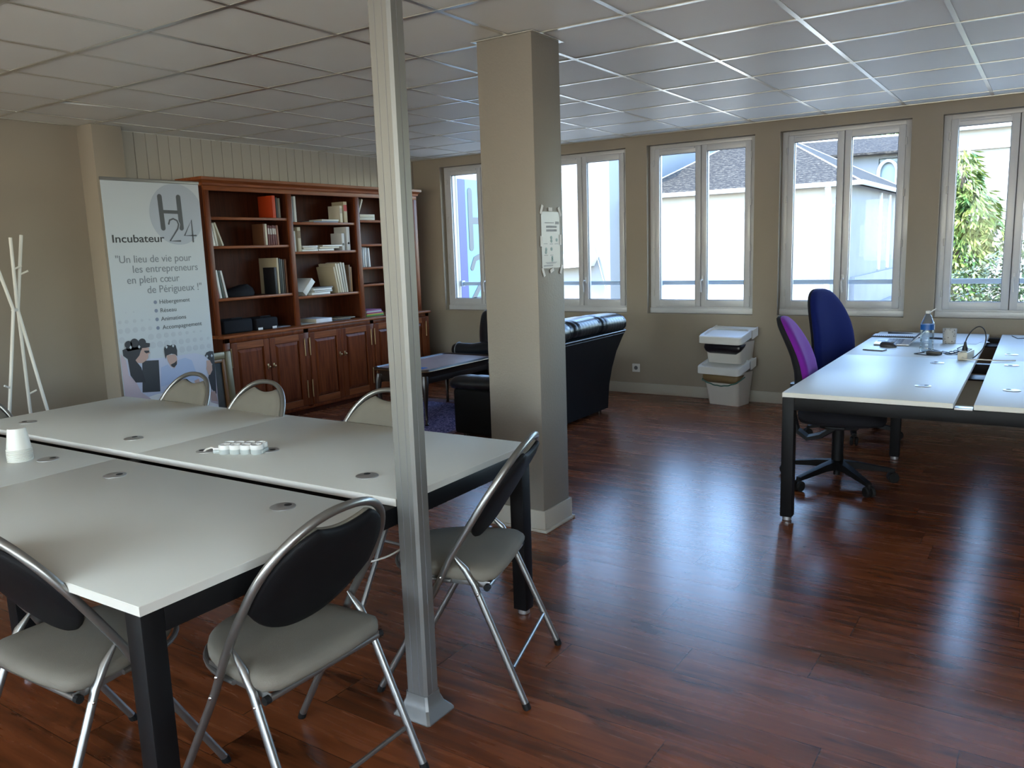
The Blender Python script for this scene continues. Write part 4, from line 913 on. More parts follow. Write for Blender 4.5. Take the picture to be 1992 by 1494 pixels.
# left bay, counter
def soft_box(name, label, cat, y0, y1, h, d, m='blackfab', x=XF + .03):
    t = thing(name, label, cat, (x, (y0 + y1) / 2, .8228)); w_ = (y1 - y0) / 2
    MB().use(m).box(-d, 0, -w_, w_, 0, h, .018, 3).build('body', None, t)
    b = MB().use(m); b.tube([(-.02, -.06, h), (-.02, -.055, h + .014), (-.02, .055, h + .014), (-.02, .06, h)], .005, 8); b.build('handle', None, t)
    return t
soft_box('document_bag', 'wide soft black document bag at the left of the bookcase counter', 'bag', 4.405, 4.715, .115, .25)
t = soft_box('document_bag', 'black document case with white tags, right of the wide black bag', 'bag', 4.745, 5.0, .105, .25)
b = MB().use('paper')
for q in (-.105, .055): b.box(.0, .002, q, q + .05, .004, .024)
b.build('label_tag', None, t)
book(5.015, .822, .15, .008, .20, (150, 155, 170), 'thin magazine lying beside the black document case', flat=True, name='magazine', cat='magazine')
# middle bay, top shelf
for k, (c, th, h) in enumerate(((( 196, 194, 186), .020, .236), (GR, .018, .232), ((120, 122, 124), .014, .228), ((208, 206, 200), .026, .236))):
    book(5.254 + (0, .0215, .041, .0565)[k], 1.775, th, h, .20, c, ['off-white tall book at the left end', 'light grey tall book second from the left', 'darker grey thin book third from the left', 'white tall book fourth from the left'][k] + ', middle bay top shelf')
book(5.545, 1.775, .32, .014, .20, (120, 130, 150), 'blue-grey flat booklet under the others, middle bay top shelf', flat=True, name='booklet', cat='booklet')
book(5.650, 1.7895, .225, .016, .18, (215, 215, 212), 'white flat booklet on the blue-grey one, middle bay top shelf', flat=True, name='booklet', cat='booklet')
book(5.895, 1.775, .034, .165, .16, CR, 'cream box file with small printing, middle bay top shelf', name='box_file', cat='box file', band=(170, 160, 150))
book(5.948, 1.775, .048, .205, .16, BE, 'beige box file with a red spine label, middle bay top shelf', name='box_file', cat='box file', band=(170, 30, 30))
# middle bay, second shelf
book(5.262, 1.505, .018, .205, .16, WH, 'slim white book at the left end, middle bay second shelf')
book(5.282, 1.505, .022, .190, .16, (196, 194, 186), 'pale book second from the left, middle bay second shelf')
book(5.328, 1.505, .040, .226, .18, BE, 'beige patterned binder, middle bay second shelf', name='binder', cat='binder', band=(120, 95, 60))
b1 = book(5.896, 1.505, .036, .168, .15, (190, 190, 188), 'short light grey lever arch binder, middle bay second shelf', name='binder', cat='binder')
b2 = book(5.965, 1.505, .046, .230, .17, (198, 198, 196), 'tall light grey lever arch binder beside the divider, middle bay', name='binder', cat='binder')
for o_, th, z in ((b1, .036, .06), (b2, .046, .07)): MB().use('hole').lathe([(.011, 0), (.011, .0012), (.007, .0014), (.007, 0)], (.0012, th / 2, z), 14, (1, 0, 0)).build('finger_ring', None, o_)
for k, (y, wd, h, z, c, lb) in enumerate(((5.375, .20, .018, 0, WH, 'white flat book at the bottom left'), (5.395, .175, .020, .0185, (205, 200, 190), 'off-white flat book lying on the bottom left one'), (5.385, .19, .014, .039, (225, 225, 222), 'topmost flat book of the left pile'),
        (5.585, .20, .022, 0, (214, 214, 210), 'white flat book at the bottom right'), (5.600, .26, .018, .0225, CR, 'cream flat book in the middle of the right pile'), (5.640, .255, .016, .041, (228, 228, 226), 'white flat book topping the right pile'))):
    book(y, 1.505 + z, wd, h, .19, c, lb + ', middle bay second shelf', flat=True)
# middle bay, third shelf
book(5.256, 1.090, .024, .225, .18, WH, 'white book standing at the left end, middle bay third shelf')
book(5.345, 1.090, .055, .175, .22, (215, 215, 212), 'thick white book leaning far right, middle bay third shelf', -.78)
for k, (y, wd, h, z, c, lb) in enumerate(((5.455, .24, .022, 0, WH, 'white flat book, lowest of the pile'), (5.490, .235, .018, .0225, (190, 190, 188), 'light grey flat book, second of the pile'), (5.480, .24, .018, .041, (222, 222, 220), 'white flat book, third of the pile'), (5.50, .235, .012, .0595, (120, 120, 122), 'dark grey flat book topping the pile'))):
    book(y, 1.090 + z, wd, h, .20, c, lb + ', middle bay third shelf', flat=True)
for k in range(5): book(5.802 + k * .030, 1.090, .022, (.262, .292, .290, .30, .295)[k], (.235, .23, .22, .2, .2)[k], [BE, (196, 186, 160), (205, 198, 180), (175, 172, 160), (190, 185, 172)][k], ['widest beige album', 'second beige album', 'cream album, third', 'grey album, fourth', 'pale album, fifth'][k] + ' of the leaning row, middle bay third shelf', .19 - .015 * k, name='album', cat='album')
book(5.965, 1.090, .018, .27, .18, (98, 74, 52), 'brown upright book right of the leaning albums')
book(5.986, 1.090, .020, .25, .18, (150, 112, 70), 'tan upright book against the divider, middle bay third shelf')
# middle bay, counter
book(5.275, .822, .165, .008, .20, (170, 165, 155), 'thin beige leaflet at the left of the middle counter bay', flat=True, name='leaflet', cat='leaflet', x=XF + .03)
book(5.450, .822, .205, .040, .26, (212, 212, 216), 'thick white boxed book lying on the middle counter bay', flat=True, x=XF + .04)
book(5.680, .822, .24, .010, .22, (60, 62, 66), 'dark magazine lying right of the thick white book', flat=True, name='magazine', cat='magazine', x=XF + .03)
book(5.735, .8325, .25, .012, .22, (120, 110, 90), 'patterned magazine on top of the dark one, middle counter bay', flat=True, name='magazine', cat='magazine', x=XF + .03)
# right bay
for k in range(2): book(6.142 + k * .03, 1.802 + k * .0305, .25 - .03 * k, .030, .18, (200, 194, 172) if k else (190, 186, 170), ['lower cream flat book, right bay top shelf', 'upper cream flat book, right bay top shelf'][k], flat=True)
book(6.150, 1.8645, .018, .155, .14, CR, 'cream book leaning right on the flat pair, right bay top shelf', -.42)
book(6.128, 1.562, .012, .19, .15, WH, 'slim white book at the left end, right bay second shelf')
for k in range(5): book(6.150 + k * .029, 1.329, .022, .206 - .003 * k, .16, [WH, (180, 180, 178), (208, 206, 200), (120, 122, 124), (220, 220, 218)][k], ['first white', 'second light grey', 'third off-white', 'fourth dark grey', 'fifth white'][k] + ' book from the left, right bay third shelf', .05 * (k > 2))
for k, (c, cn) in enumerate((((60, 130, 50), 'green'), ((190, 170, 50), 'yellow'), ((170, 60, 110), 'pink'), ((200, 200, 200), 'white'), ((150, 90, 130), 'mauve'))):
    book(6.150 + .006 * (k % 3), .822 + k * .0135, .26 - .01 * k, .013, .20, c, cn + ' folder in the coloured pile on the right counter bay', flat=True, name='folder', cat='folder', x=XF + .03, grp='coloured folders on the counter')

# ------------------------------------------------------------------ roll-up banner
bn = thing('rollup_banner', 'tall pale blue roll-up banner with large H24 logo beside the bookcase', 'banner', (-5.45, 3.585, 0))
BYC = 3.585
M['bnr'] = mat('banner_print_pale', (0.44, 0.485, 0.525), 0.45); M['bcirc'] = mat('banner_circle_grey_blue', (0.33, 0.37, 0.44), 0.45)
M['bdark'] = mat('banner_dark_grey_ink', (0.045, 0.05, 0.058), 0.5); M['bink'] = mat('banner_black_ink', (0.02, 0.02, 0.025), 0.5); M['bgrey'] = mat('banner_grey_ink', (0.16, 0.18, 0.205), 0.5)
M['bdot'] = mat('banner_pale_dots', (0.40, 0.43, 0.48), 0.5); M['bul'] = mat('banner_bullets', (0.17, 0.20, 0.28), 0.5)
M['skin'] = mat('print_skin', (0.42, 0.28, 0.24), 0.5); M['pink'] = mat('print_pink_shirt', (0.44, 0.36, 0.40), 0.5); M['bshirt'] = mat('print_blue_shirt', (0.33, 0.40, 0.58), 0.5); M['hair'] = mat('print_dark_hair', (0.022, 0.020, 0.024), 0.5); M['bwash'] = mat('print_blue_wash', (0.43, 0.46, 0.58), 0.5)
def yl(y): return y - BYC
MB().use('bnr').box(-.003, 0, yl(3.200), yl(3.968), .10, 2.03).build('sheet', None, bn)
b = MB().use('alu'); b.box(-.006, .008, yl(3.196), yl(3.972), 2.022, 2.045, .004); b.build('top_rail', None, bn)
b = MB().use('alu'); b.box(-.05, .04, yl(3.19), yl(3.98), 0.012, .10, .014, 3); b.box(-.10, .10, yl(3.30), yl(3.36), 0, .014, .004); b.box(-.10, .10, yl(3.80), yl(3.86), 0, .014, .004); b.build('cassette', None, bn)
MB().use('alu').tube([(-.03, 0, .09), (-.02, 0, 2.03)], .007, 8).build('support_pole', None, bn)
def disc(b, y, z, r, x=.0008, seg=20, clip=None):
    pts = [(x, min(yl(y) + r * math.cos(2 * PI * k / seg), clip if clip is not None else 9), z + r * math.sin(2 * PI * k / seg)) for k in range(seg)]
    b.poly(pts, (.0005, 0, 0))
b = MB().use('bcirc'); disc(b, 3.765, 1.80, .222, .0006, 64, yl(3.966)); b.build('logo_circle', None, bn)
def Y2(l): return [(yl(a), z) for a, z in l]
b = MB().use('bdark'); stroke(b, Y2([(3.634, 1.925), (3.640, 1.70)]), .0185, .0012, .0018); stroke(b, Y2([(3.787, 1.925), (3.791, 1.70)]), .0185, .0018, .0022); stroke(b, Y2([(3.640, 1.818), (3.785, 1.815)]), .0125, .0014, .0020); b.build('logo_h', None, bn)
b = MB().use('bcirc'); stroke(b, Y2([(3.690, 1.735), (3.700, 1.757), (3.727, 1.768), (3.757, 1.755), (3.768, 1.727), (3.757, 1.695), (3.690, 1.607), (3.775, 1.606)]), .0125, .0024, .0027)
b.use('bdark'); stroke(b, Y2([(3.687, 1.730), (3.697, 1.757), (3.727, 1.768), (3.757, 1.755), (3.768, 1.727), (3.757, 1.695), (3.685, 1.606), (3.770, 1.606)]), .0062, .0028, .0033); b.build('logo_2', None, bn)
b = MB().use('bdark'); stroke(b, Y2([(3.880, 1.600), (3.880, 1.760), (3.810, 1.645), (3.908, 1.645)]), .0060, .0028, .0033); b.build('logo_4', None, bn)
TX = [('Incubateur', 3.235, 1.601, .075, .400, 'bink', .0009), ('"Un lieu de vie pour', 3.244, 1.458, .075, .602, 'bgrey', 0), ('les entrepreneurs', 3.364, 1.387, .075, .528, 'bgrey', 0), ('en plein cœur', 3.313, 1.312, .075, .416, 'bgrey', 0), ('de Périgueux !"', 3.460, 1.237, .075, .452, 'bgrey', 0),
      ('Hébergement', 3.546, 1.155, .043, .252, 'bdark', 0), ('Réseau', 3.546, 1.092, .043, .130, 'bdark', 0), ('Animations', 3.547, 1.030, .043, .208, 'bdark', 0), ('Accompagnement', 3.552, .967, .043, .333, 'bdark', 0)]
for s_, y, z, h_, w_, m_, of in TX: text('lettering', s_, (.0012, yl(y), z), h_, w_, m_, bn, offset=of)
b = MB().use('bul')
for z in (1.169, 1.107, 1.044, .981): disc(b, 3.515, z, .0135)
b.build('bullet_dots', None, bn)
b = MB().use('bdot')
for row, (z, ys_, r_) in enumerate(((1.112, (3.279, 3.34), (.004, .005)), (1.048, (3.228, 3.279, 3.340, 3.397, 3.455), (.013, .014, .013, .010, .007)), (.985, (3.226, 3.279, 3.338, 3.398, 3.454), (.018, .021, .020, .018, .015)),
        (.922, (3.228, 3.453, 3.516, 3.577, 3.635, 3.691, 3.752, 3.812, 3.87), (.022, .023, .021, .019, .018, .016, .013, .010, .008)), (.861, (3.46, 3.519, 3.576, 3.635, 3.694, 3.752, 3.812, 3.87, 3.93), (.024, .024, .023, .022, .021, .019, .017, .014, .012)), (.800, (3.635, 3.695, 3.755, 3.812, 3.871, 3.93), (.024, .024, .023, .022, .021, .018)))):
    for y, r in zip(ys_, r_): disc(b, y, z, r)
b.build('dot_pattern', None, bn)
def shp(m, pts, lv):
    b = MB().use(m); b.poly([(.0008 + .0004 * lv, yl(y), z) for y, z in pts], (.0004, 0, 0)); return b
def grow(b, m, pts, lv): b.use(m); b.poly([(.0008 + .0004 * lv, yl(y), z) for y, z in pts], (.0004, 0, 0))
b = MB()
grow(b, 'bwash', [(3.205, .12), (3.965, .12), (3.965, .70), (3.80, .76), (3.50, .76), (3.205, .78)], 0)
grow(b, 'paper', [(3.205, .12), (3.965, .12), (3.965, .42), (3.70, .50), (3.45, .50), (3.205, .46)], 1)
grow(b, 'darkgrey', [(3.363, .758), (3.493, .747), (3.480, .515), (3.340, .530)], 2)
b.build('printed_desk_scene', None, bn)
b = MB(); grow(b, 'pink', [(3.205, .83), (3.240, .78), (3.250, .667), (3.296, .623), (3.330, .534), (3.40, .475), (3.33, .45), (3.205, .43)], 3)
grow(b, 'hair', [(3.223, .853), (3.250, .862), (3.300, .875), (3.373, .846), (3.359, .83), (3.333, .774), (3.315, .765), (3.350, .712), (3.365, .64), (3.372, .60), (3.296, .61), (3.262, .667), (3.255, .784), (3.224, .812)], 5)
for y, z, r in ((3.272, .885, .028), (3.318, .893, .032), (3.378, .890, .029)): disc(b, y, z, r, .0034, 20)
grow(b, 'hair', [(3.25, .86), (3.30, .90), (3.36, .90), (3.405, .885), (3.437, .878), (3.432, .851), (3.37, .846), (3.26, .84)], 5)
grow(b, 'skin', [(3.372, .850), (3.425, .848), (3.424, .820), (3.432, .808), (3.415, .800), (3.412, .775), (3.392, .757), (3.361, .742), (3.325, .748), (3.312, .770), (3.345, .800)], 6)
grow(b, 'hair', [(3.385, .830), (3.425, .826), (3.424, .812), (3.400, .808), (3.388, .818)], 7); b.build('printed_woman_with_glasses', None, bn)
b = MB(); grow(b, 'bshirt', [(3.506, .69), (3.562, .706), (3.592, .665), (3.647, .726), (3.712, .736), (3.766, .71), (3.787, .637), (3.809, .57), (3.804, .532), (3.749, .554), (3.666, .579), (3.524, .551), (3.49, .55)], 3)
grow(b, 'skin', [(3.556, .775), (3.631, .772), (3.643, .745), (3.641, .702), (3.613, .668), (3.585, .688), (3.565, .731)], 5)
grow(b, 'hair', [(3.544, .82), (3.552, .838), (3.574, .850), (3.599, .842), (3.622, .850), (3.642, .838), (3.650, .80), (3.646, .755), (3.630, .772), (3.600, .780), (3.560, .772), (3.548, .746)], 6)
grow(b, 'hair', [(3.585, .700), (3.622, .712), (3.638, .725), (3.636, .695), (3.612, .676), (3.595, .684)], 6)
grow(b, 'skin', [(3.77, .55), (3.81, .56), (3.82, .53), (3.78, .525)], 4); b.build('printed_man_in_blue_shirt', None, bn)
b = MB(); grow(b, 'pink', [(3.90, .60), (3.965, .62), (3.965, .33), (3.90, .36)], 3)
grow(b, 'hair', [(3.885, .727), (3.900, .752), (3.930, .760), (3.962, .755), (3.966, .664), (3.963, .547), (3.956, .416), (3.916, .462), (3.896, .557), (3.925, .618), (3.944, .654), (3.912, .698)], 5)
grow(b, 'skin', [(3.893, .690), (3.924, .690), (3.939, .655), (3.939, .609), (3.913, .574), (3.897, .584), (3.893, .61), (3.885, .625), (3.892, .650)], 6)
grow(b, 'skin', [(3.906, .438), (3.945, .443), (3.962, .355), (3.906, .372)], 6)
b.use('bnr')
for y, z in ((3.285, .865), (3.350, .862), (3.565, .835), (3.620, .838), (3.902, .722), (3.945, .722)): b.poly([(.0042, yl(y) - .010, z), (.0042, yl(y), z - .013), (.0042, yl(y) + .010, z), (.0042, yl(y), z + .013)], (.0003, 0, 0))
b.build('printed_woman_at_edge', None, bn)

# gilt picture frame leaning on the cupboard
pf = thing('gilt_picture_frame', 'gilt framed dark picture on the floor between banner and bookcase', 'picture frame', (-5.735, 4.02, 0)); pf.rotation_euler = (0, -.055, 0)
hw, hh = .325, .70
b = MB().use('gold')
for y0, y1, z0, z1 in ((-hw, -hw + .062, 0, hh), (hw - .062, hw, 0, hh), (-hw + .06, hw - .06, .001, .062), (-hw + .06, hw - .06, hh - .062, hh - .001)): b.box(0, .035, y0, y1, z0, z1, .010, 2)
b.build('frame', None, pf)
b = MB().use('goldd')
for y0, y1, z0, z1 in ((-hw + .058, -hw + .088, .06, hh - .06), (hw - .088, hw - .058, .06, hh - .06), (-hw + .086, hw - .086, .06, .088), (-hw + .086, hw - .086, hh - .088, hh - .06)): b.box(.004, .026, y0, y1, z0, z1, .005)
b.build('inner_slip', None, pf)
M['painting'] = bark_leaf('dark_painting', (0.012, 0.014, 0.016), (0.10, 0.08, 0.05)); MB().use('painting').box(.002, .010, -hw + .08, hw - .08, .08, hh - .08).build('picture', None, pf)

# ------------------------------------------------------------------ coat rack
cr_ = thing('coat_rack', 'white metal tripod coat rack of crossing tubes against the left wall', 'coat rack', (-5.27, 2.45, 0))
J = Vector((0, 0, 1.205))
for (t_, k_, f_, pegs) in (((-.03, .055, 1.635), (-.015, .035, 1.205), (.10, .165, 0), ((.88, .04), (.12, -.05))), ((-.05, .130, 1.650), (-.02, .040, 1.205), (-.26, .14, 0), ((.86, .045), (.40, .045))), ((.05, -.12, 1.64), (.02, -.005, 1.205), (.12, -.25, 0), ((.45, -.04), (.18, .05)))):
    t_, k_, f_ = Vector(t_), Vector(k_), Vector(f_)
    b = MB().use('coat'); b.tube([f_, k_ + (f_ - k_) * .03, k_, k_ + (t_ - k_) * .04, t_], .0098, 10); o = b.build('tube_leg', None, cr_)
    for q, dy in pegs:
        z = q * 1.64; p = (k_ + (t_ - k_) * ((z - 1.205) / (t_.z - 1.205))) if z > 1.205 else (f_ + (k_ - f_) * (z / 1.205))
        MB().use('coat').tube([p, p + Vector((.02, dy, .022))], .006, 8).build('peg', None, o)
MB().use('coat').tube([(-.02, .04, 1.2), (.02, -.01, 1.2)], .010, 8).build('joint', None, cr_)

# ------------------------------------------------------------------ lounge corner
sf_ = thing('leather_sofa', 'dark leather sofa seen from behind, beside the square pillar', 'sofa', (-3.26, 5.01, 0))
Ls = 1.40
prof = [(.0, .035), (.005, .12), (.015, .25), (.045, .40), (.090, .55), (.150, .68), (.185, .745), (.12, .76), (-.10, .74), (-.16, .60), (-.20, .35), (-.20, .035)]
b = MB().use('leather_back'); b.loops([[Vector((x, y, z)) for x, z in prof] for y in (.0, .015, .47, .475, .48, Ls - .015, Ls)]); b.build('back_panel', None, sf_, 30)
b = MB().use('piping'); b.tube([(.178, y, .738) for y in (0, Ls)], .007, 8); b.tube([(.165, y, .716) for y in (0, Ls)], .005, 8); b.build('piping', None, sf_)
# padded tufted top roll
rings = []; N = 84
for i in range(N + 1):
    y = Ls * i / N; q = (i / N * 3.0) % 1.0; d_ = min(q, 1 - q)
    f_ = 1 - .17 * math.exp(-(d_ / .045) ** 2) - .10 * math.exp(-((d_ - .12) / .025) ** 2); e_ = min(1, .35 + math.sqrt(max(0, min(y, Ls - y) / .06))) if min(y, Ls - y) < .05 else 1
    r = []
    for k in range(24):
        a = 2 * PI * k / 24; wr = 1 + .012 * math.sin(i * 2.1 + 3 * a) * (1 if d_ > .1 else .5)
        cx_, cz_ = .055, .790; rx, rz_ = .150 * f_ * wr * e_, .082 * f_ * wr * e_
        r.append(Vector((cx_ + rx * math.copysign(abs(math.cos(a)) ** .8, math.cos(a)), y, cz_ + .012 * f_ + .02 * math.sin(PI * i / N) + rz_ * math.copysign(abs(math.sin(a)) ** .8, math.sin(a)))))
    rings.append(r)
b = MB().use('leather'); b.loops(rings); b.build('back_cushion', None, sf_, 80)
for y0, y1 in ((0, .20), (Ls - .20, Ls)):
    b = MB().use('leather_back'); b.box(-.66, -.02, y0, y1, .03, .40, .03, 3); o = b.build('arm', None, sf_, 60)
    rr = []
    for k in range(20):
        x = -.70 + .66 * k / 19; c_ = (y0 + y1) / 2; f_ = (.72 + .28 * min(1, k / 2.5)) * (1 + .03 * math.sin(k * 1.9)); rr.append([Vector((x, c_ + .115 * f_ * math.cos(2 * PI * j / 18), .425 + .065 * f_ * math.sin(2 * PI * j / 18) + .02 * (k / 19))) for j in range(18)])
    MB().use('leather').loops(rr).build('arm_pad', None, o, 80)
b = MB().use('leather_back'); b.box(-.66, -.18, .2, Ls - .2, .05, .26, .02); b.build('base', None, sf_)
for y0, y1 in ((.2, .7), (.7, 1.2)): MB().use('leather').box(-.69, -.16, y0 + .003, y1 - .003, .26, .40, .045, 4).build('seat_cushion', None, sf_, 80)
for x in (-.60, -.05):
    for y in (.08, Ls - .08): MB().use('darkwood').cyl((x, y, 0), .022, .036).build('foot', None, sf_)

ac = thing('leather_armchair', 'high-backed dark leather armchair behind the pillar, near the windows', 'armchair', (-4.55, 6.62, 0))
b = MB().use('leather_back'); b.box(-.32, .36, -.33, .33, .06, .34, .04, 3); b.build('base', None, ac, 60)
b = MB().use('leather'); b.box(-.33, .10, -.21, .21, .33, .44, .05, 4); b.build('seat_cushion', None, ac, 80)
for s_ in (-1, 1): MB().use('leather_back').box(-.31, .12, s_ * .285 - .05, s_ * .285 + .05, .30, .50, .03, 3).build('arm_panel', None, ac, 60)
rr = []
for k in range(22):
    q = k / 21; z = .36 + .56 * q; th = (.10 + .05 * math.sin(PI * min(1, q * 1.05)) ** .8 + .035 * max(0, q - .35)) * (1 if q < .9 else math.sqrt(max(.05, 1 - ((q - .9) / .1) ** 2 * .93))); xc_ = .04 + .02 * q; hw_ = (.27 + .03 * math.sin(PI * q)) * (1 if q < .85 else math.sqrt(max(.05, 1 - ((q - .85) / .15) ** 2 * .6)))
    rr.append([Vector((xc_ + th * math.copysign(abs(math.cos(2 * PI * j / 24)) ** .7, math.cos(2 * PI * j / 24)), hw_ * math.copysign(abs(math.sin(2 * PI * j / 24)) ** .55, math.sin(2 * PI * j / 24)), z)) for j in range(24)])
b = MB().use('leather'); b.loops(rr); b.build('backrest', None, ac, 80)
for s_ in (-1, 1):
    rr = []
    for k in range(16):
        x = -.35 + .48 * k / 15; f_ = [.80, .97, 1.0][min(k, 2)]; rr.append([Vector((x, s_ * .285 + .072 * f_ * math.cos(2 * PI * j / 20), .505 + .02 * max(0, k - 7) / 8 * 2 + .068 * f_ * math.sin(2 * PI * j / 20))) for j in range(20)])
    b = MB().use('leather'); b.loops(rr); b.build('arm', None, ac, 60)
    b = MB().use('piping'); b.tube([(-.30, s_ * .285 + .074 * math.cos(2 * PI * j / 20), .505 + .070 * math.sin(2 * PI * j / 20)) for j in range(20)], .005, 6, closed=True); b.build('arm_piping', None, ac)
for x in (-.27, .27):
    for y in (-.26, .26): MB().use('darkwood').cyl((x, y, 0), .02, .065).build('foot', None, ac)

ct = thing('coffee_table', 'dark antique coffee table with inlaid top and cabriole legs on the rug', 'coffee table', (-4.62, 5.68, .0085))
hx, hy = .285, .50; 
def rr_(e, z, c=.06):
    out = []
    for sx, sy, a0 in ((1, 1, 0), (-1, 1, PI / 2), (-1, -1, PI), (1, -1, 3 * PI / 2)):
        for k in range(5): a = a0 + PI / 2 * k / 4; out.append(Vector((sx * (hx + e - c) + c * math.cos(a), sy * (hy + e - c) + c * math.sin(a), z)))
    return out
b = MB().use('darkwood'); b.loops([rr_(-.02, .405), rr_(-.01, .445), rr_(.015, .452), rr_(.02, .462), rr_(.015, .482), rr_(.003, .482), rr_(-.01, .470)]); b.build('top_frame', None, ct, 30)
MB().use('tabletop_leather').loops([rr_(-.012, .465), rr_(-.014, .4725)]).build('inlaid_top', None, ct, 30)
b = MB().use('brass'); b.tube([tuple(p) for p in rr_(.021, .464)], .003, 6, closed=True); b.build('bead_trim', None, ct)
b = MB().use('darkwood')
for s_ in (-1, 1): b.box(s_ * (hx - .03) - .01, s_ * (hx - .03) + .01, -hy + .05, hy - .05, .355, .42, .004); b.box(-hx + .05, hx - .05, s_ * (hy - .03) - .01, s_ * (hy - .03) + .01, .355, .42, .004)
b.build('apron', None, ct)
for sx in (-1, 1):
    for sy in (-1, 1):
        p = Vector((sx * (hx - .03), sy * (hy - .03), 0)); d = Vector((sx, sy, 0)).normalized()
        b = MB().use('darkwood'); b.tube([p + Vector((0, 0, .42)), p + d * .012 + Vector((0, 0, .36)), p + d * .018 + Vector((0, 0, .30)), p + Vector((0, 0, .18)), p - d * .012 + Vector((0, 0, .08)), p - d * .004 + Vector((0, 0, .025)), p + d * .008 + Vector((0, 0, .005))], [.028, .032, .027, .017, .012, .013, .018], 10); b.build('leg', None, ct)
rg = thing('patterned_rug', 'navy and red oriental rug under the coffee table', 'rug', (-4.50, 5.62, 0))
MB().use('rug').box(-.60, .46, -.88, .50, .0, .008, .003).build('field', None, rg)
b = MB().use('rugb'); b.box(-.60, .46, .50, .62, .0, .0095, .003); b.box(-.72, -.60, -.88, .62, 0, .0095, .003); b.box(.46, .52, -.88, .62, 0, .0095, .003); b.build('border', None, rg)
tag(MB().use('lblue').box(-.06, .06, -.045, .045, 0, .004, .001).build('leaflet'), 'small blue leaflet on the near end of the coffee table', 'leaflet').location = (-4.50, 5.30, .482)

# ------------------------------------------------------------------ stacked bins
def make_bin(label, loc, rz, liner, hb):
    """hb: height of the lip of the front flap above the base"""
    t = thing('recycling_bin', label, 'bin', loc, rz, 'stacked recycling bins')
    def rc(w_, y0, y1, z, c=.03):
        out = []
        for sx, yy, a0 in ((1, y1, 0), (-1, y1, PI / 2), (-1, y0, PI), (1, y0, 3 * PI / 2)):
            for k in range(5): a = a0 + PI / 2 * k / 4; out.append(Vector((sx * (w_ - c) + c * math.cos(a), (yy - c if yy == y1 else yy + c) + c * math.sin(a), z)))
        return out
    k0 = 1 - hb / .30 * .9 if hb < .25 else 0
    b = MB().use('whitebin'); b.loops([rc(.150 + .03 * k0, 0 - .04 * k0, .215, 0), rc(.152 + .03 * k0, -.001 - .04 * k0, .216, .004), rc(.183, -.050, .225, hb + .02)]); b.build('body', None, t, 40)
    b = MB().use(liner); rings = []
    dp = .105 if hb > .2 else .115
    for e_, z, bow in ((-.016, hb - dp, .05), (.004, hb - dp + .012, .045), (.012, hb - dp * .5, .02), (.006, hb, 0), (-.01, hb + .01, 0)):
        rings.append([Vector((p.x, p.y, p.z + bow * abs(p.x / .18) ** 2 + .50 * max(0, p.y + .03) * (bow > 0))) for p in rc(.178 + e_, -.050 - e_, .06, z)])
    b.loops(rings); b.build('liner', None, t, 60)
    if liner == 'bag_tan':
        b = MB().use('bag_green'); pts = [(-.180 + .360 * k / 16, -.060, hb - dp + .006 + .045 * abs(-1 + k / 8) ** 2 + .002 * math.sin(k * 2)) for k in range(17)]; pts = [(-.188, .05, hb - .02)] + pts + [(.188, .05, hb - .02)]; b.tube(smooth(pts, 3), .006, 8); b.build('liner_rim', None, t)
    b = MB().use('whitep')
    def lz(y): return hb + .002 + (y + .105) * .26
    rings = []
    for e_, dz in ((-.006, 0), (0, .004), (0, .060), (-.006, .068), (-.026, .068), (-.036, .052)):
        rings.append([Vector((p.x, p.y, lz(p.y) + dz)) for p in rc(.214 + e_, -.105 - e_, .115, 0, .035)])
    b.loops(rings); b.build('front_flap', None, t, 40)
    b = MB().use('whitep')
    def slab(x0, x1, pts): b.loops([[Vector((x, y, hb + z)) for y, z in pts] for x in (x0, x1)])
    for x0, x1 in ((-.212, -.200), (.200, .212)): slab(x0, x1, ((.118, .040), (.212, .066), (.212, .142), (.118, .118)))
    slab(-.2, .2, ((.118, .104), (.212, .128), (.212, .136), (.118, .112))); b.build('rear_collar', None, t, 30)
    return t
make_bin('lower white recycling bin with tan contents and green liner rim showing', (-2.445, 7.095, 0), -.20, 'bag_tan', .285)
make_bin('upper white recycling bin with black liner, stacked on the lower one', (-2.440, 7.115, .385), -.20, 'bag_black', .175)

# ------------------------------------------------------------------ small fixtures
t = thing('wall_outlet', 'square white power outlet on the window wall above the skirting', 'outlet', (-3.423, WY, .255))
MB().use('whitep').box(-.041, .041, -.010, 0, -.041, .041, .004).build('plate', None, t)
b = MB().use('mid'); b.lathe([(.020, 0), (.020, .0012), (.018, .0012), (.016, .0002)], (0, -.010, 0), 20, (0, -1, 0)); b.use('hole')
for p in ((-.009, 0), (.009, 0), (0, .011)): b.cyl((p[0], -.0102, p[1]), .003, .0015, (0, -1, 0), 8)
b.build('socket', None, t)
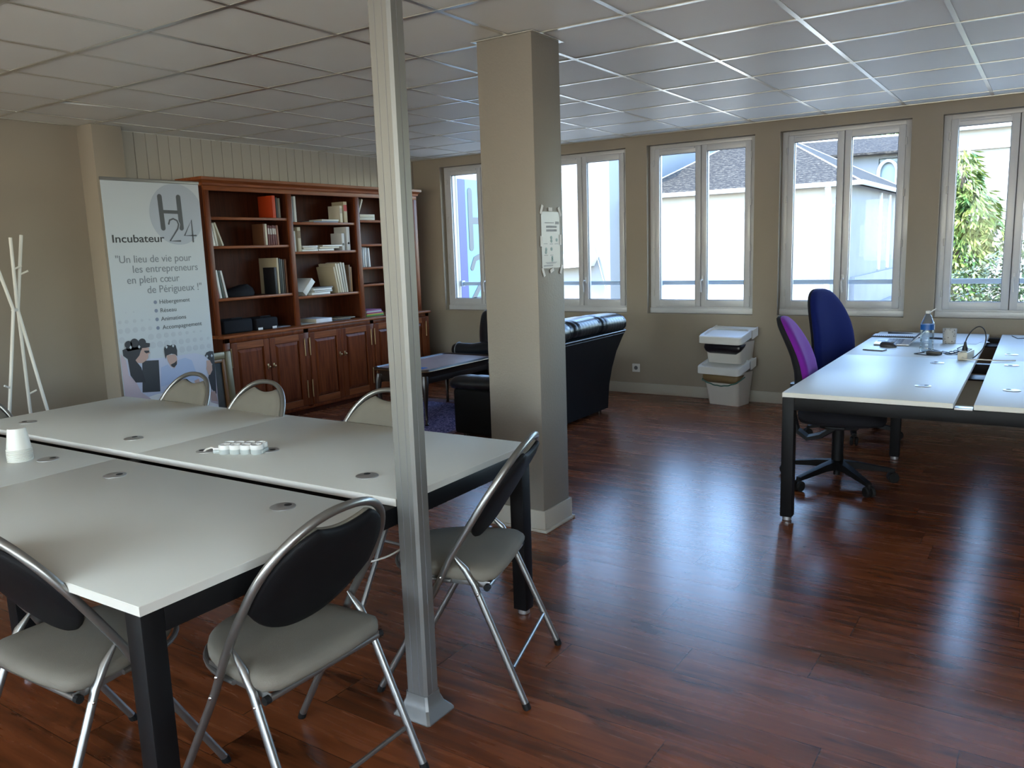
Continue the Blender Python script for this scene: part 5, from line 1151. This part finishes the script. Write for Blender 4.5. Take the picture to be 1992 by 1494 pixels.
# notice taped to the pillar
nx = PX1
t = thing('taped_notice', 'printed notice with small icons in a plastic sleeve taped to the square pillar', 'notice', (nx, 3.595, 1.505))
b = MB().use('mid'); M['noticep'] = mat('notice_paper', (0.20, 0.197, 0.225), 0.35); M['nink'] = mat('notice_ink', (0.12, 0.12, 0.15), 0.5); M['nteal'] = mat('notice_teal_ink', (0.10, 0.17, 0.18), 0.5)
MB().use('noticep').box(.001, .003, -.090, .090, -.140, .140).build('sheet', None, t)
b = MB().use('nink'); b.box(.0031, .0035, -.055, .035, .083, .088)
for z in (.060, .042):
    for k in range(12): b.box(.0031, .0036, -.042 + k * .0088, -.042 + k * .0088 + .0068, z, z + .011)
b.build('heading_lines', None, t)
b = MB().use('nteal')
for (y, z) in ((.005, .012), (.005, -.005), (-.048, -.045), (.005, -.045), (.058, .0), (.010, -.088), (-.050, -.060), (.010, -.1)):
    b.poly([(.0032, y + .010 * math.cos(a), z + .009 * math.sin(a)) for a in [2 * PI * k / 10 for k in range(10)]], (.0004, 0, 0))
b.use('nink')
for y, z, w_ in ((-.052, -.018, .036), (.005, -.020, .03), (.056, -.020, .036), (-.050, -.076, .036), (.006, -.076, .03), (0, -.112, .11), (.0, -.1165, .09), (.066, .082, .03), (.066, .088, .03), (-.03, -.126, .09), (-.03, -.129, .09)):
    b.box(.0031, .0034, y - w_ / 2, y + w_ / 2, z - .0016, z + .0016)
b.box(.0031, .0036, .048, .082, .078, .092); b.build('icons', None, t)
b0 = [(-.085, .150, .5), (0, .152, 0), (.092, .142, -.5), (-.094, -.005, PI / 2), (.094, .0, PI / 2), (-.080, -.158, -.55), (.004, -.152, .25), (.098, -.150, .5)]
for y, z, a in b0:
    w_ = .024 if abs(abs(a) - PI / 2) > .01 else .026; 
    if a == PI / 2: d = Vector((0, 0, 1)); 
    elif a == 0: d = Vector((0, 1, 0)); w_ = .018
    elif a == .25: d = Vector((0, .9, .3)).normalized(); w_ = .018
    else: d = Vector((0, math.copysign(.42, a), .9)).normalized()
    n_ = Vector((1, 0, 0)); MB().use('paper').obox((.0042, y, z), d, n_.cross(d), n_, w_, .009, .0006).build('tape_strip', None, t)
